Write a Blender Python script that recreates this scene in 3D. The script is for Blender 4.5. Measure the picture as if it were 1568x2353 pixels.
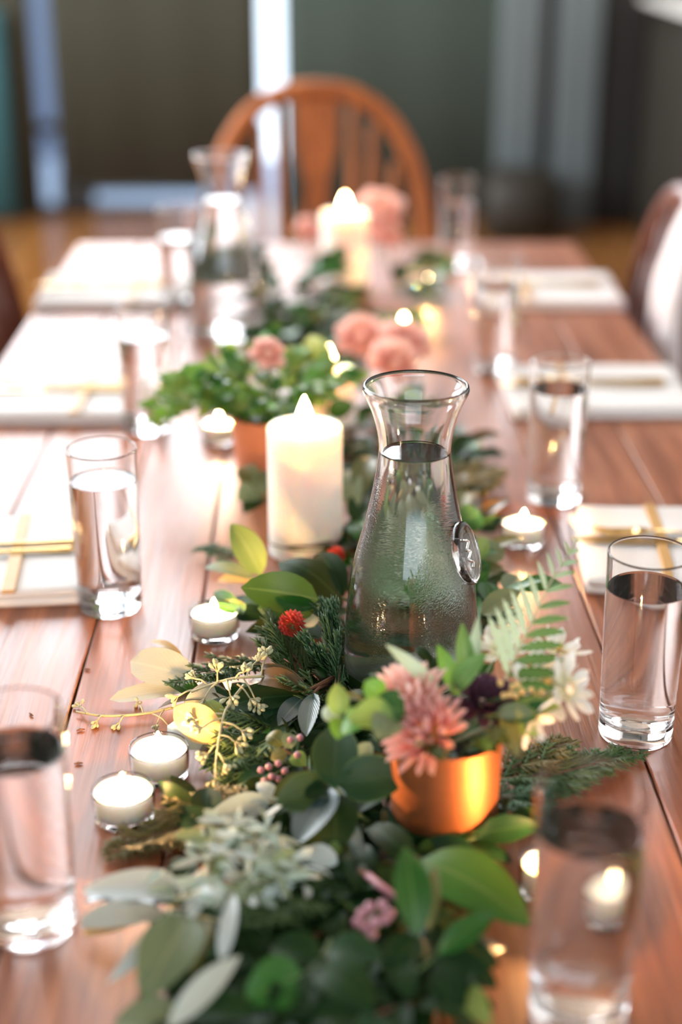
import bpy, math, random
from mathutils import Vector, Matrix, Euler
R = random.Random(7)
SC = bpy.context.scene
COL = SC.collection
for o in list(bpy.data.objects): bpy.data.objects.remove(o)

# ------------------------------------------------------------------ camera
FPX = 3500.0
TH = math.atan(1427.5 / FPX); PS = math.atan(66 * math.cos(TH) / FPX)
CAM = Vector((0, 0, 1.36))
FW = Vector((math.sin(PS) * math.cos(TH), math.cos(PS) * math.cos(TH), -math.sin(TH)))
RT = Vector((math.cos(PS), -math.sin(PS), 0)); UP = RT.cross(FW)
cam = bpy.data.cameras.new('camera'); camo = bpy.data.objects.new('camera', cam); COL.objects.link(camo)
camo.matrix_world = Matrix(((RT.x, UP.x, -FW.x, CAM.x), (RT.y, UP.y, -FW.y, CAM.y), (RT.z, UP.z, -FW.z, CAM.z), (0, 0, 0, 1)))
cam.sensor_fit = 'VERTICAL'; cam.sensor_height = 36; cam.lens = FPX / 2353 * 36
cam.clip_start = .02; cam.clip_end = 60
cam.dof.use_dof = True; cam.dof.focus_distance = 1.2; cam.dof.aperture_fstop = 2.0
SC.camera = camo
# ------------------------------------------------------------------ sky, daylight, added fill, exposure
world = bpy.data.worlds.new('sky'); SC.world = world; world.use_nodes = True
bg = world.node_tree.nodes['Background']; bg.inputs[0].default_value = (.72, .86, 1, 1); bg.inputs[1].default_value = 2.2
SC.view_settings.view_transform = 'Standard'; SC.view_settings.look = 'None'
SC.view_settings.exposure = 0.48; SC.view_settings.gamma = 1; SC.view_settings.use_curve_mapping = False
def area(name, loc, rot, sx, sy, energy, col):
    l = bpy.data.lights.new(name, 'AREA'); l.shape = 'RECTANGLE'; l.size = sx; l.size_y = sy; l.energy = energy; l.color = col
    o = bpy.data.objects.new(name, l); COL.objects.link(o); o.location = loc; o.rotation_euler = [math.radians(a) for a in rot]
    return o
area('daylight_left', (-2.84, 3.9, 2.15), (0, -90, 0), 2.3, 3.0, 200, (.95, .97, 1))       # left wall window
area('daylight_back', (-.88, 6.84, 3.0), (-90, 0, 0), 2.15, 2.6, 172, (.95, .97, 1))       # upper part of the window wall
area('fill_front', (.3, -2.1, 1.9), (90, 0, 0), 3.0, 1.8, 12, (1, .97, .93))          # soft fill light added behind the photographer
cy = SC.cycles
cy.max_bounces = 15; cy.transmission_bounces = 14; cy.transparent_max_bounces = 16; cy.glossy_bounces = 6; cy.diffuse_bounces = 3
cy.sample_clamp_indirect = 8; cy.blur_glossy = .6; cy.caustics_reflective = False

TZ = .75
def ray(u, v): return FW + RT * ((u - 784) / FPX) + UP * ((1176.5 - v) / FPX)
def at(u, v, cm=0):                      # photo pixel -> point at a height above the table top (cm)
    d = ray(u, v); return CAM + d * ((TZ + cm / 100 - CAM.z) / d.z)
def on(u, v, y):                         # photo pixel -> point in the upright plane at world y
    d = ray(u, v); return CAM + d * (y / d.y)

# ------------------------------------------------------------------ materials
def M(name):
    m = bpy.data.materials.new(name); m.use_nodes = True
    return m, m.node_tree.nodes, m.node_tree.links, m.node_tree.nodes['Principled BSDF']
def solid(name, col, rough=.5, metal=0, bump=0, scale=40, var=.12, **kw):
    m, n, l, p = M(name)
    p.inputs['Roughness'].default_value = rough; p.inputs['Metallic'].default_value = metal
    for k, v in kw.items(): p.inputs[k.replace('_', ' ')].default_value = v
    tc = n.new('ShaderNodeTexCoord'); nz = n.new('ShaderNodeTexNoise'); nz.inputs['Scale'].default_value = scale; nz.inputs['Detail'].default_value = 5
    l.new(tc.outputs['Object'], nz.inputs['Vector'])
    mx = n.new('ShaderNodeMix'); mx.data_type = 'RGBA'
    mx.inputs[6].default_value = (*[c * (1 - var) for c in col], 1); mx.inputs[7].default_value = (*[min(1, c * (1 + var)) for c in col], 1)
    l.new(nz.outputs['Fac'], mx.inputs[0]); l.new(mx.outputs[2], p.inputs['Base Color'])
    if bump:
        b = n.new('ShaderNodeBump'); b.inputs['Strength'].default_value = bump; b.inputs['Distance'].default_value = .002
        l.new(nz.outputs['Fac'], b.inputs['Height']); l.new(b.outputs[0], p.inputs['Normal'])
    return m
def wood(name, c1, c2, c3, rough=.42, stretch=(26, 1.3, 26), bump=.25, spec=.6):
    m, n, l, p = M(name)
    tc = n.new('ShaderNodeTexCoord'); oi = n.new('ShaderNodeObjectInfo')
    mp = n.new('ShaderNodeMapping'); mp.inputs['Scale'].default_value = stretch
    ad = n.new('ShaderNodeVectorMath'); ad.operation = 'MULTIPLY_ADD'; ad.inputs[1].default_value = (9, 17, 5)
    l.new(oi.outputs['Random'], ad.inputs[0]); l.new(tc.outputs['Object'], ad.inputs[2]); l.new(ad.outputs[0], mp.inputs['Vector'])
    a = n.new('ShaderNodeTexNoise'); a.inputs['Scale'].default_value = 2.2; a.inputs['Detail'].default_value = 7; a.inputs['Distortion'].default_value = .7
    l.new(mp.outputs[0], a.inputs['Vector'])
    b = n.new('ShaderNodeTexNoise'); b.inputs['Scale'].default_value = 9; b.inputs['Detail'].default_value = 4; l.new(mp.outputs[0], b.inputs['Vector'])
    cr = n.new('ShaderNodeValToRGB'); e = cr.color_ramp.elements
    e[0].position = .3; e[0].color = (*c1, 1); e[1].position = .72; e[1].color = (*c3, 1)
    x = cr.color_ramp.elements.new(.5); x.color = (*c2, 1)
    l.new(a.outputs['Fac'], cr.inputs[0])
    mx = n.new('ShaderNodeMix'); mx.data_type = 'RGBA'; mx.blend_type = 'MULTIPLY'; mx.inputs[0].default_value = .5
    r2 = n.new('ShaderNodeValToRGB'); r2.color_ramp.elements[0].position = .35; r2.color_ramp.elements[0].color = (.45, .4, .38, 1); r2.color_ramp.elements[1].position = .6
    l.new(b.outputs['Fac'], r2.inputs[0]); l.new(cr.outputs[0], mx.inputs[6]); l.new(r2.outputs[0], mx.inputs[7])
    l.new(mx.outputs[2], p.inputs['Base Color'])
    rr = n.new('ShaderNodeMapRange'); rr.inputs[3].default_value = rough - .09; rr.inputs[4].default_value = rough + .13
    l.new(a.outputs['Fac'], rr.inputs[0]); l.new(rr.outputs[0], p.inputs['Roughness'])
    p.inputs['Specular IOR Level'].default_value = spec
    bp = n.new('ShaderNodeBump'); bp.inputs['Strength'].default_value = bump; bp.inputs['Distance'].default_value = .002
    l.new(b.outputs['Fac'], bp.inputs['Height']); l.new(bp.outputs[0], p.inputs['Normal'])
    return m
def glassm(name, ior=1.47, col=(1, 1, 1), rough=0, wet=0):
    m, n, l, p = M(name)
    p.inputs['Base Color'].default_value = (*col, 1); p.inputs['Transmission Weight'].default_value = 1
    p.inputs['IOR'].default_value = ior; p.inputs['Roughness'].default_value = rough
    if wet:                                # beads of condensation and faint seams on the outer wall
        tc = n.new('ShaderNodeTexCoord'); v = n.new('ShaderNodeTexVoronoi'); v.inputs['Scale'].default_value = 620
        nz = n.new('ShaderNodeTexNoise'); nz.inputs['Scale'].default_value = 26
        mp = n.new('ShaderNodeMapping'); mp.inputs['Scale'].default_value = (1, 1, .3)
        l.new(tc.outputs['Object'], v.inputs['Vector']); l.new(tc.outputs['Object'], mp.inputs['Vector']); l.new(mp.outputs[0], nz.inputs['Vector'])
        inv = n.new('ShaderNodeMapRange'); inv.inputs[1].default_value = 0; inv.inputs[2].default_value = .55; inv.inputs[3].default_value = 1; inv.inputs[4].default_value = 0
        l.new(v.outputs['Distance'], inv.inputs[0])
        msk = n.new('ShaderNodeMapRange'); msk.inputs[1].default_value = .46; msk.inputs[2].default_value = .62; l.new(nz.outputs['Fac'], msk.inputs[0])
        mu = n.new('ShaderNodeMath'); mu.operation = 'MULTIPLY'; l.new(inv.outputs[0], mu.inputs[0]); l.new(msk.outputs[0], mu.inputs[1])
        sx = n.new('ShaderNodeSeparateXYZ'); l.new(tc.outputs['Object'], sx.inputs[0])
        zr = n.new('ShaderNodeMapRange'); zr.inputs[1].default_value = .20; zr.inputs[2].default_value = .18; l.new(sx.outputs['Z'], zr.inputs[0])
        m2 = n.new('ShaderNodeMath'); m2.operation = 'MULTIPLY'; l.new(mu.outputs[0], m2.inputs[0]); l.new(zr.outputs[0], m2.inputs[1])
        b = n.new('ShaderNodeBump'); b.inputs['Strength'].default_value = wet; b.inputs['Distance'].default_value = .0012
        l.new(m2.outputs[0], b.inputs['Height']); l.new(b.outputs[0], p.inputs['Normal'])
    return m
def leafm(name, c1, c2, rib, rough=.38, trans=.22, spec=.5, ribw=.05, rim=None):
    m, n, l, p = M(name)
    uv = n.new('ShaderNodeUVMap'); sx = n.new('ShaderNodeSeparateXYZ'); l.new(uv.outputs[0], sx.inputs[0])
    oi = n.new('ShaderNodeObjectInfo'); tc = n.new('ShaderNodeTexCoord')
    nz = n.new('ShaderNodeTexNoise'); nz.inputs['Scale'].default_value = 60; nz.inputs['Detail'].default_value = 4; l.new(tc.outputs['Object'], nz.inputs['Vector'])
    ad = n.new('ShaderNodeMath'); ad.operation = 'ADD'; l.new(nz.outputs['Fac'], ad.inputs[0]); l.new(oi.outputs['Random'], ad.inputs[1])
    hf = n.new('ShaderNodeMapRange'); hf.inputs[1].default_value = .35; hf.inputs[2].default_value = 1.6; l.new(ad.outputs[0], hf.inputs[0])
    a = n.new('ShaderNodeMix'); a.data_type = 'RGBA'; a.inputs[6].default_value = (*c1, 1); a.inputs[7].default_value = (*c2, 1); l.new(hf.outputs[0], a.inputs[0])
    s = n.new('ShaderNodeMath'); s.operation = 'SUBTRACT'; s.inputs[1].default_value = .5; l.new(sx.outputs['Y'], s.inputs[0])
    ab = n.new('ShaderNodeMath'); ab.operation = 'ABSOLUTE'; l.new(s.outputs[0], ab.inputs[0])
    mr = n.new('ShaderNodeMapRange'); mr.inputs[1].default_value = ribw * .3; mr.inputs[2].default_value = ribw; mr.inputs[3].default_value = .8; mr.inputs[4].default_value = 0
    l.new(ab.outputs[0], mr.inputs[0])
    b = n.new('ShaderNodeMix'); b.data_type = 'RGBA'; b.inputs[7].default_value = (*rib, 1); l.new(mr.outputs[0], b.inputs[0]); l.new(a.outputs[2], b.inputs[6])
    out = b.outputs[2]
    if rim:
        m3 = n.new('ShaderNodeMapRange'); m3.inputs[1].default_value = .455; m3.inputs[2].default_value = .49; l.new(ab.outputs[0], m3.inputs[0])
        c = n.new('ShaderNodeMix'); c.data_type = 'RGBA'; c.inputs[7].default_value = (*rim, 1); l.new(m3.outputs[0], c.inputs[0]); l.new(out, c.inputs[6]); out = c.outputs[2]
    l.new(out, p.inputs['Base Color']); p.inputs['Roughness'].default_value = rough; p.inputs['Specular IOR Level'].default_value = spec
    # side veins as fine relief
    w = n.new('ShaderNodeMath'); w.operation = 'MULTIPLY_ADD'; w.inputs[1].default_value = -.9; l.new(ab.outputs[0], w.inputs[0]); l.new(sx.outputs['X'], w.inputs[2])
    sn = n.new('ShaderNodeMath'); sn.operation = 'MULTIPLY'; sn.inputs[1].default_value = 70; l.new(w.outputs[0], sn.inputs[0])
    si = n.new('ShaderNodeMath'); si.operation = 'SINE'; l.new(sn.outputs[0], si.inputs[0])
    bp = n.new('ShaderNodeBump'); bp.inputs['Strength'].default_value = .06; bp.inputs['Distance'].default_value = .001
    l.new(si.outputs[0], bp.inputs['Height']); l.new(bp.outputs[0], p.inputs['Normal'])
    if trans:
        t = n.new('ShaderNodeBsdfTranslucent'); ms = n.new('ShaderNodeMixShader'); ms.inputs[0].default_value = trans
        g = n.new('ShaderNodeMix'); g.data_type = 'RGBA'; g.blend_type = 'MIX'; g.inputs[0].default_value = .25; g.inputs[7].default_value = (.7, .75, .1, 1); l.new(out, g.inputs[6])
        l.new(g.outputs[2], t.inputs[0]); l.new(p.outputs[0], ms.inputs[1]); l.new(t.outputs[0], ms.inputs[2])
        l.new(ms.outputs[0], n['Material Output'].inputs[0])
    return m
def petalm(name, base, mid, tip, rough=.6, trans=.3):
    m, n, l, p = M(name)
    uv = n.new('ShaderNodeUVMap'); sx = n.new('ShaderNodeSeparateXYZ'); l.new(uv.outputs[0], sx.inputs[0])
    cr = n.new('ShaderNodeValToRGB'); e = cr.color_ramp.elements; e[0].color = (*base, 1); e[1].color = (*tip, 1); x = e.new(.45); x.color = (*mid, 1)
    l.new(sx.outputs['X'], cr.inputs[0])
    l.new(cr.outputs[0], p.inputs['Base Color']); p.inputs['Roughness'].default_value = rough
    t = n.new('ShaderNodeBsdfTranslucent'); ms = n.new('ShaderNodeMixShader'); ms.inputs[0].default_value = trans
    l.new(cr.outputs[0], t.inputs[0]); l.new(p.outputs[0], ms.inputs[1]); l.new(t.outputs[0], ms.inputs[2]); l.new(ms.outputs[0], n['Material Output'].inputs[0])
    return m
def emit(name, col, st):
    m, n, l, p = M(name); n.remove(p); e = n.new('ShaderNodeEmission'); e.inputs[0].default_value = (*col, 1); e.inputs[1].default_value = st
    l.new(e.outputs[0], n['Material Output'].inputs[0]); return m

MT = {}
MT['table'] = wood('table_wood', (.21, .056, .016), (.345, .104, .034), (.45, .168, .068), .385, spec=.85)
MT['floor'] = wood('floor_wood', (.22, .085, .022), (.32, .135, .038), (.42, .19, .055), .10, (8, .8, 8), 0, 1.0)
MT['chair'] = wood('chair_wood', (.34, .10, .028), (.48, .15, .042), (.58, .19, .05), .55, (14, 14, 2), .1, .25)
MT['chair_dark'] = wood('dark_chair_wood', (.10, .03, .018), (.16, .05, .03), (.22, .07, .04), .35, (14, 14, 2), .1)
MT['glass'] = glassm('clear_glass'); MT['glass_wet'] = glassm('wet_glass', wet=.14)
MT['water'] = glassm('water', 1.333)
MT['wax'] = solid('ivory_wax', (.92, .87, .79), .55, var=.03, Subsurface_Weight=1.0, Subsurface_Radius=(1.0, .55, .3), Subsurface_Scale=.03)
MT['wick'] = solid('charred_wick', (.02, .015, .01), .9)
MT['flame'] = emit('flame', (1, .66, .30), 90)
MT['copper'] = solid('copper', (.66, .23, .09), .55, 1, .08, 160, .1)
MT['terracotta'] = solid('terracotta', (.70, .24, .11), .7, 0, .1, 60)
MT['soil'] = solid('potting_soil', (.025, .018, .012), .95, 0, .8, 120)
MT['linen'] = solid('white_linen', (.82, .80, .78), .85, 0, .3, 260, .04)
MT['ribbon'] = solid('gold_ribbon', (.62, .36, .12), .5, 0, .2, 200)
MT['steel'] = solid('steel_flatware', (.50, .46, .40), .25, 1)
MT['gold'] = solid('gold_flatware', (.75, .50, .20), .28, 1)
MT['card'] = solid('kraft_card', (.66, .46, .24), .8)
MT['shade'] = solid('grey_shade_fabric', (.042, .041, .026), .9, 0, .2, 300)
MT['shade_teal'] = solid('grey_green_shade_fabric', (.050, .070, .056), .9, 0, .2, 300)
MT['wall'] = solid('grey_wall_paint', (.12, .12, .11), .8)
MT['plaster'] = solid('white_plaster', (.84, .83, .80), .9)
MT['beamwood'] = solid('brown_board_ceiling', (.34, .25, .18), .8)
MT['pilaster'] = solid('grey_green_paint', (.13, .16, .165), .7)
MT['black'] = solid('black_paint_gap_shade', (.012, .011, .009), .7)  # flat black, also painted shade for the gaps between the uprights
MT['blackwood'] = solid('black_stained_wood', (.022, .018, .012), .5)
MT['frame'] = solid('window_frame_paint', (.03, .03, .03), .5)
MT['teal'] = solid('teal_reflection_paint', (.03, .12, .14), .5)
MT['outdoor'] = solid('outdoor_rendered_wall', (.24, .30, .42), .9)
MT['paving'] = solid('pale_paving', (.42, .50, .62), .9)
MT['whitetop'] = solid('white_stone', (.8, .78, .74), .4)
MT['shawl'] = solid('white_wool', (.80, .76, .76), .95, 0, .6, 120, .05)
MT['magenta'] = solid('magenta_fabric', (.42, .03, .08), .9)
MT['stem'] = solid('green_stem', (.10, .16, .05), .6)
MT['stem_brown'] = solid('brown_stem', (.20, .09, .05), .7)
MT['stem_pale'] = solid('pale_stem', (.45, .42, .24), .6)
MT['seed'] = solid('pale_bud', (.50, .50, .30), .55, var=.25)
MT['berry'] = solid('pink_berry', (.48, .22, .26), .35)
MT['goldbud'] = solid('yellow_bud', (.85, .55, .2), .4)
MT['cedar'] = solid('cedar_green', (.055, .11, .028), .6, var=.35, scale=60)
MT['cedar_blue'] = solid('cedar_blue_green', (.036, .105, .036), .55, var=.35, scale=60)
MT['cedar_gold'] = solid('cedar_bronze', (.16, .13, .035), .6, var=.4, scale=60)
MT['amaranth'] = petalm('coral_bract', (.75, .30, .06), (.68, .055, .035), (.80, .14, .09))
MT['dahlia'] = petalm('pink_petal', (.86, .56, .04), (.86, .34, .30), (.93, .62, .56))
MT['dahlia2'] = petalm('blush_petal', (.75, .45, .10), (.85, .40, .34), (.93, .70, .62))
MT['rose'] = petalm('coral_rose_petal', (.88, .34, .24), (.93, .50, .42), (.95, .68, .60))
MT['white'] = petalm('white_petal', (.70, .70, .35), (.85, .83, .74), (.88, .86, .82), trans=.25)
MT['plum'] = petalm('plum_petal', (.03, .01, .02), (.06, .015, .03), (.10, .04, .07))
L_ = MT
L_['green'] = leafm('glossy_green_leaf', (.010, .085, .010), (.026, .15, .018), (.09, .20, .05), .38, .12, .35)
L_['dark'] = leafm('dark_green_leaf', (.006, .026, .008), (.014, .045, .012), (.03, .07, .02), .45, .1, .12)
L_['deep'] = leafm('deep_green_leaf', (.009, .045, .016), (.016, .058, .022), (.03, .07, .03), .45, .08, .22, rim=(.08, .13, .03))
L_['bright'] = leafm('bright_green_leaf', (.08, .30, .03), (.16, .42, .06), (.2, .4, .1), .45, .35)
L_['lime'] = leafm('yellow_green_leaf', (.17, .26, .05), (.24, .33, .08), (.34, .42, .14), .5, .22)
L_['pale'] = leafm('pale_eucalyptus_leaf', (.50, .54, .45), (.60, .62, .53), (.62, .63, .52), .5, .08)
L_['silver'] = leafm('silver_leaf', (.46, .56, .54), (.60, .66, .64), (.66, .70, .66), .45, .2)
L_['sage'] = leafm('sage_leaf', (.14, .20, .10), (.20, .25, .13), (.26, .30, .15), .5, .2)
L_['dusty'] = leafm('dusty_leaf', (.26, .36, .28), (.42, .50, .42), (.45, .5, .4), .6, .2)
L_['bronze'] = leafm('bronze_leaf', (.075, .050, .016), (.14, .078, .028), (.22, .14, .06), .33, .1, .5)
L_['amber'] = leafm('amber_leaf', (.66, .42, .16), (.74, .52, .24), (.74, .56, .3), .45, .2)
L_['blue'] = leafm('blue_green_leaf', (.03, .07, .08), (.05, .10, .11), (.10, .15, .15), .18, .05, 1.0)
L_['fern'] = leafm('fern_leaf', (.10, .26, .06), (.16, .36, .10), (.3, .5, .2), .4, .35)
L_['fern_pale'] = leafm('pale_fern_leaf', (.46, .60, .42), (.55, .68, .48), (.6, .7, .5), .4, .3)
L_['mint'] = leafm('soft_green_leaf', (.16, .30, .05), (.26, .40, .10), (.3, .42, .15), .5, .35)
L_['olive'] = leafm('olive_leaf', (.10, .12, .03), (.17, .16, .05), (.24, .22, .1), .4, .2)

# ------------------------------------------------------------------ mesh helpers
def tag(o, label=None, cat=None, group=None, kind=None):
    if label: o['label'] = label
    if cat: o['category'] = cat
    if group: o['group'] = group
    if kind: o['kind'] = kind
    return o
def empty(name, loc, label=None, cat=None, group=None, rz=0):
    o = bpy.data.objects.new(name, None); COL.objects.link(o); o.location = loc; o.rotation_euler = (0, 0, rz); o.empty_display_size = .02
    return tag(o, label, cat, group)
def link(name, me, mat, parent=None, loc=None):
    if mat is not None and not me.materials: me.materials.append(MT[mat] if isinstance(mat, str) else mat)
    o = bpy.data.objects.new(name, me); COL.objects.link(o)
    if parent: o.parent = parent
    if loc is not None: o.location = loc
    return o
def mk(name, V, Fc, mat, parent=None, smooth=True, loc=None, uv=None, world=False):
    if world and parent: pl = parent.location; V = [(v[0] - pl[0], v[1] - pl[1], v[2] - pl[2]) for v in V]
    elif world: 
        loc = Vector(V[0]) if loc is None else loc; V = [(v[0] - loc[0], v[1] - loc[1], v[2] - loc[2]) for v in V]
    me = bpy.data.meshes.new(name); me.from_pydata([tuple(v) for v in V], [], Fc); me.update()
    if smooth: me.polygons.foreach_set('use_smooth', [True] * len(me.polygons))
    if uv:
        ul = me.uv_layers.new(name='UVMap'); 
        for lp in me.loops: ul.data[lp.index].uv = uv[lp.vertex_index]
    return link(name, me, mat, parent, loc)
class G:                                    # a bag of shapes that becomes one mesh
    def __init__(s): s.V = []; s.F = []
    def add(s, V, Fc): b = len(s.V); s.V += [tuple(v) for v in V]; s.F += [tuple(i + b for i in f) for f in Fc]; return s
    def box(s, lo, hi, c=.0, mtx=None):
        x0, y0, z0 = lo; x1, y1, z1 = hi; c = min(c, (x1 - x0) / 2.01, (y1 - y0) / 2.01, (z1 - z0) / 2.01)
        if c <= 0:
            V = [(x, y, z) for x in (x0, x1) for y in (y0, y1) for z in (z0, z1)]
            Fc = [(0, 1, 3, 2), (4, 6, 7, 5), (0, 4, 5, 1), (2, 3, 7, 6), (0, 2, 6, 4), (1, 5, 7, 3)]
        else:
            def ring(i, z): return [(x0 + i + (c if k else 0), y0 + i, z) if 0 else None for k in ()]
            def oct_(i, z):
                a, b, d, e = x0 + i, x1 - i, y0 + i, y1 - i; k = c * .8
                return [(a + k, d, z), (b - k, d, z), (b, d + k, z), (b, e - k, z), (b - k, e, z), (a + k, e, z), (a, e - k, z), (a, d + k, z)]
            V = oct_(c, z0) + oct_(0, z0 + c) + oct_(0, z1 - c) + oct_(c, z1)
            Fc = [tuple(range(7, -1, -1)), tuple(range(24, 32))]
            for r in range(3):
                for k in range(8): a = r * 8 + k; b = r * 8 + (k + 1) % 8; Fc.append((a, b, b + 8, a + 8))
        if mtx: V = [mtx @ Vector(v) for v in V]
        return s.add(V, Fc)
    def tube(s, P, rad, n=8, cap=True, flat=1):
        P = [Vector(p) for p in P]; m = len(P); rad = rad if isinstance(rad, (list, tuple)) else [rad] * m
        ref = None; V = []; Fc = []
        for i, p in enumerate(P):
            d = (P[min(i + 1, m - 1)] - P[max(i - 1, 0)])
            d = d.normalized() if d.length > 1e-9 else Vector((0, 0, 1))
            if ref is None: ref = Vector((0, 0, 1)) if abs(d.z) < .9 else Vector((1, 0, 0))
            a = d.cross(ref).normalized(); b = a.cross(d).normalized(); ref = b
            for k in range(n):
                t = 2 * math.pi * k / n; V.append(p + a * (math.cos(t) * rad[i]) + b * (math.sin(t) * rad[i] * flat))
        for i in range(m - 1):
            for k in range(n): q = i * n; w = (k + 1) % n; Fc.append((q + k, q + w, q + n + w, q + n + k))
        if cap: Fc.append(tuple(range(n - 1, -1, -1))); Fc.append(tuple(range((m - 1) * n, m * n)))
        return s.add(V, Fc)
    def lathe(s, prof, n=48, c=(0, 0, 0), d=.0004):
        q = []                              # holding rings close to every bend keep the shading true
        for a, b in zip(prof, prof[1:]):
            L = math.hypot(b[0] - a[0], b[1] - a[1]); q.append(a)
            if L > 4 * d: q += [(a[0] + (b[0] - a[0]) * d / L, a[1] + (b[1] - a[1]) * d / L), (b[0] - (b[0] - a[0]) * d / L, b[1] - (b[1] - a[1]) * d / L)]
        prof = q + [prof[-1]]
        V = []; Fc = []; rows = []
        for r, z in prof:
            if r < 1e-6: rows.append([len(V)]); V.append((c[0], c[1], c[2] + z))
            else:
                rows.append(list(range(len(V), len(V) + n)))
                V += [(c[0] + r * math.cos(2 * math.pi * k / n), c[1] + r * math.sin(2 * math.pi * k / n), c[2] + z) for k in range(n)]
        for a, b in zip(rows, rows[1:]):
            for k in range(n):
                w = (k + 1) % n
                if len(a) == 1 and len(b) == 1: continue
                if len(a) == 1: Fc.append((a[0], b[w], b[k]))
                elif len(b) == 1: Fc.append((a[k], a[w], b[0]))
                else: Fc.append((a[k], a[w], b[w], b[k]))
        return s.add(V, Fc)
    def build(s, name, mat, parent=None, smooth=True, loc=None): return mk(name, s.V, s.F, mat, parent, smooth, loc)
def smoothp(P, n=4):                        # Catmull-Rom through points
    P = [Vector(p) for p in P]; out = []
    for i in range(len(P) - 1):
        a, b, c, d = P[max(i - 1, 0)], P[i], P[i + 1], P[min(i + 2, len(P) - 1)]
        for k in range(n):
            t = k / n; out.append(.5 * ((2 * b) + (c - a) * t + (2 * a - 5 * b + 4 * c - d) * t * t + (3 * b - a - 3 * c + d) * t ** 3))
    return out + [P[-1]]
def rprof(pts, n=5): return [(max(0, p.x), p.y) for p in smoothp([(a, b, 0) for a, b in pts], n)]
def dup(root, loc, rz=0, **kw):
    r = root.copy(); COL.objects.link(r); r.location = loc; r.rotation_euler = (0, 0, rz); tag(r, **kw)
    for ch in list(root.children):
        c = ch.copy(); COL.objects.link(c); c.parent = r
        for g in ch.children: d = g.copy(); COL.objects.link(d); d.parent = c
    return r
def struct(g, name, mat, parent=None, smooth=False, label=None, cat=None): 
    o = g.build(name, mat, parent, smooth)
    if not parent: o['kind'] = 'structure'
    return tag(o, label)

# ------------------------------------------------------------------ the room
YB = 6.9; HC = 4.7
struct(G().box((-3, -2.3, -.06), (3.2, 7.2, 0)), 'floor', 'floor', label='brown polished wooden floor')
struct(G().box((-3, -2.3, HC), (3.2, 7.2, HC + .06)), 'ceiling', 'beamwood', label='brown boarded ceiling')
g = G().box((-3, -2.3, 0), (-2.9, 2.35, HC)).box((-3, 5.45, 0), (-2.9, 6.9, HC)).box((-3, 2.35, 0), (-2.9, 5.45, .95)).box((-3, 2.35, 3.35), (-2.9, 5.45, HC))
struct(g, 'wall_left', 'plaster', label='white plaster side wall with a wide window')
struct(G().box((3.1, -2.3, 0), (3.2, 6.9, HC)), 'wall_right', 'plaster', label='white plaster side wall behind the counter')
g = G().box((-3, -2.3, 0), (-1.3, -2.2, HC)).box((1.9, -2.3, 0), (3.2, -2.2, HC)).box((-1.3, -2.3, 0), (1.9, -2.2, .95)).box((-1.3, -2.3, 2.85), (1.9, -2.2, HC))
struct(g, 'wall_front', 'plaster', label='white plaster wall behind the photographer with an opening added for fill light')
g = G().box((-3, YB, 0), (-2.75, 7.1, HC)).box((.22, YB, 0), (3.2, 7.1, HC)).box((-2.75, YB, 4.4), (.22, 7.1, HC))
struct(g, 'wall_back', 'wall', label='grey end wall around tall windows')
# tall window behind the shades: frame bars; bright sky shows through the gaps
fr = G()
for x in (-2.73, -1.3, .20): fr.box((x - .02, 6.95, 0), (x + .02, 7.02, 4.4))
fr.box((-2.75, 6.95, .355), (-.7, 7.02, .40)).box((-2.75, 6.95, 0), (-.7, 7.02, .03)).box((-2.75, 6.95, 1.58), (.22, 7.02, 1.66))
fr.box((-1.16, 6.95, 0), (-1.0, 7.02, .16))  # dark block added to cut the bright bottom gap short of the slit
w1 = struct(fr, 'window_1', 'frame', label='tall dark-framed window behind grey shades')
fr = G()
for y in (2.37, 3.4, 4.4, 5.43): fr.box((-2.98, y - .025, .95), (-2.91, y + .025, 3.35))
for z in (.97, 3.33): fr.box((-2.98, 2.35, z - .025), (-2.91, 5.45, z + .025))
struct(fr, 'window_2', 'frame', label='wide dark-framed window in the side wall')
def shade(x0, x1, z0, z1, mat, label):
    r = empty('window_shade', ((x0 + x1) / 2, 6.86, z0), label, 'window shade')
    w = (x1 - x0) / 2; n = 14; V = []; Fc = []
    for i in range(n + 1):
        x = -w + 2 * w * i / n; y = .006 * math.sin(i * 1.3)
        V += [(x, y, 0), (x, y, z1 - z0), (x, y + .006, 0), (x, y + .006, z1 - z0)]
    for i in range(n): a = i * 4; Fc += [(a, a + 4, a + 5, a + 1), (a + 2, a + 3, a + 7, a + 6), (a, a + 2, a + 6, a + 4), (a + 1, a + 5, a + 7, a + 3)]
    Fc += [(0, 1, 3, 2), (n * 4, n * 4 + 2, n * 4 + 3, n * 4 + 1)]
    mk('fabric', V, Fc, mat, r)
    G().tube([(-w, .003, .008), (w, .003, .008)], .011, 8).build('hem_bar', 'frame', r)
    G().tube([(-w, .003, z1 - z0), (w, .003, z1 - z0)], .02, 8).build('roller', 'frame', r)
shade(-1.135, -.228, .115, 1.6, 'shade', 'wide grey fabric shade hanging between the two bright slits')
shade(-2.1, -1.210, .0, 1.6, 'shade', 'dark shade at the far left beside the blue slit')
shade(-.132, .98, .0, 1.6, 'shade_teal', 'grey-green fabric shade behind the hoop-back chair')
tag(G().box((-1.9, 6.76, .02), (-1.325, 6.82, .90), .01).build('teal_panel', 'teal'), 'teal panel painted as a reflection strip at the far left edge', 'screen')  # teal-coloured panel put in for a teal reflection strip
g = G().box((-3.6, 9, -.2), (-.62, 9.2, 4))
struct(g, 'exterior', 'outdoor', label='blue-grey outdoor wall seen through the left slit')
struct(G().box((-3.6, 7.12, -.2), (3.2, 9, -.08)), 'pavement', 'paving', label='pale outdoor paving beyond the window')
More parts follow.
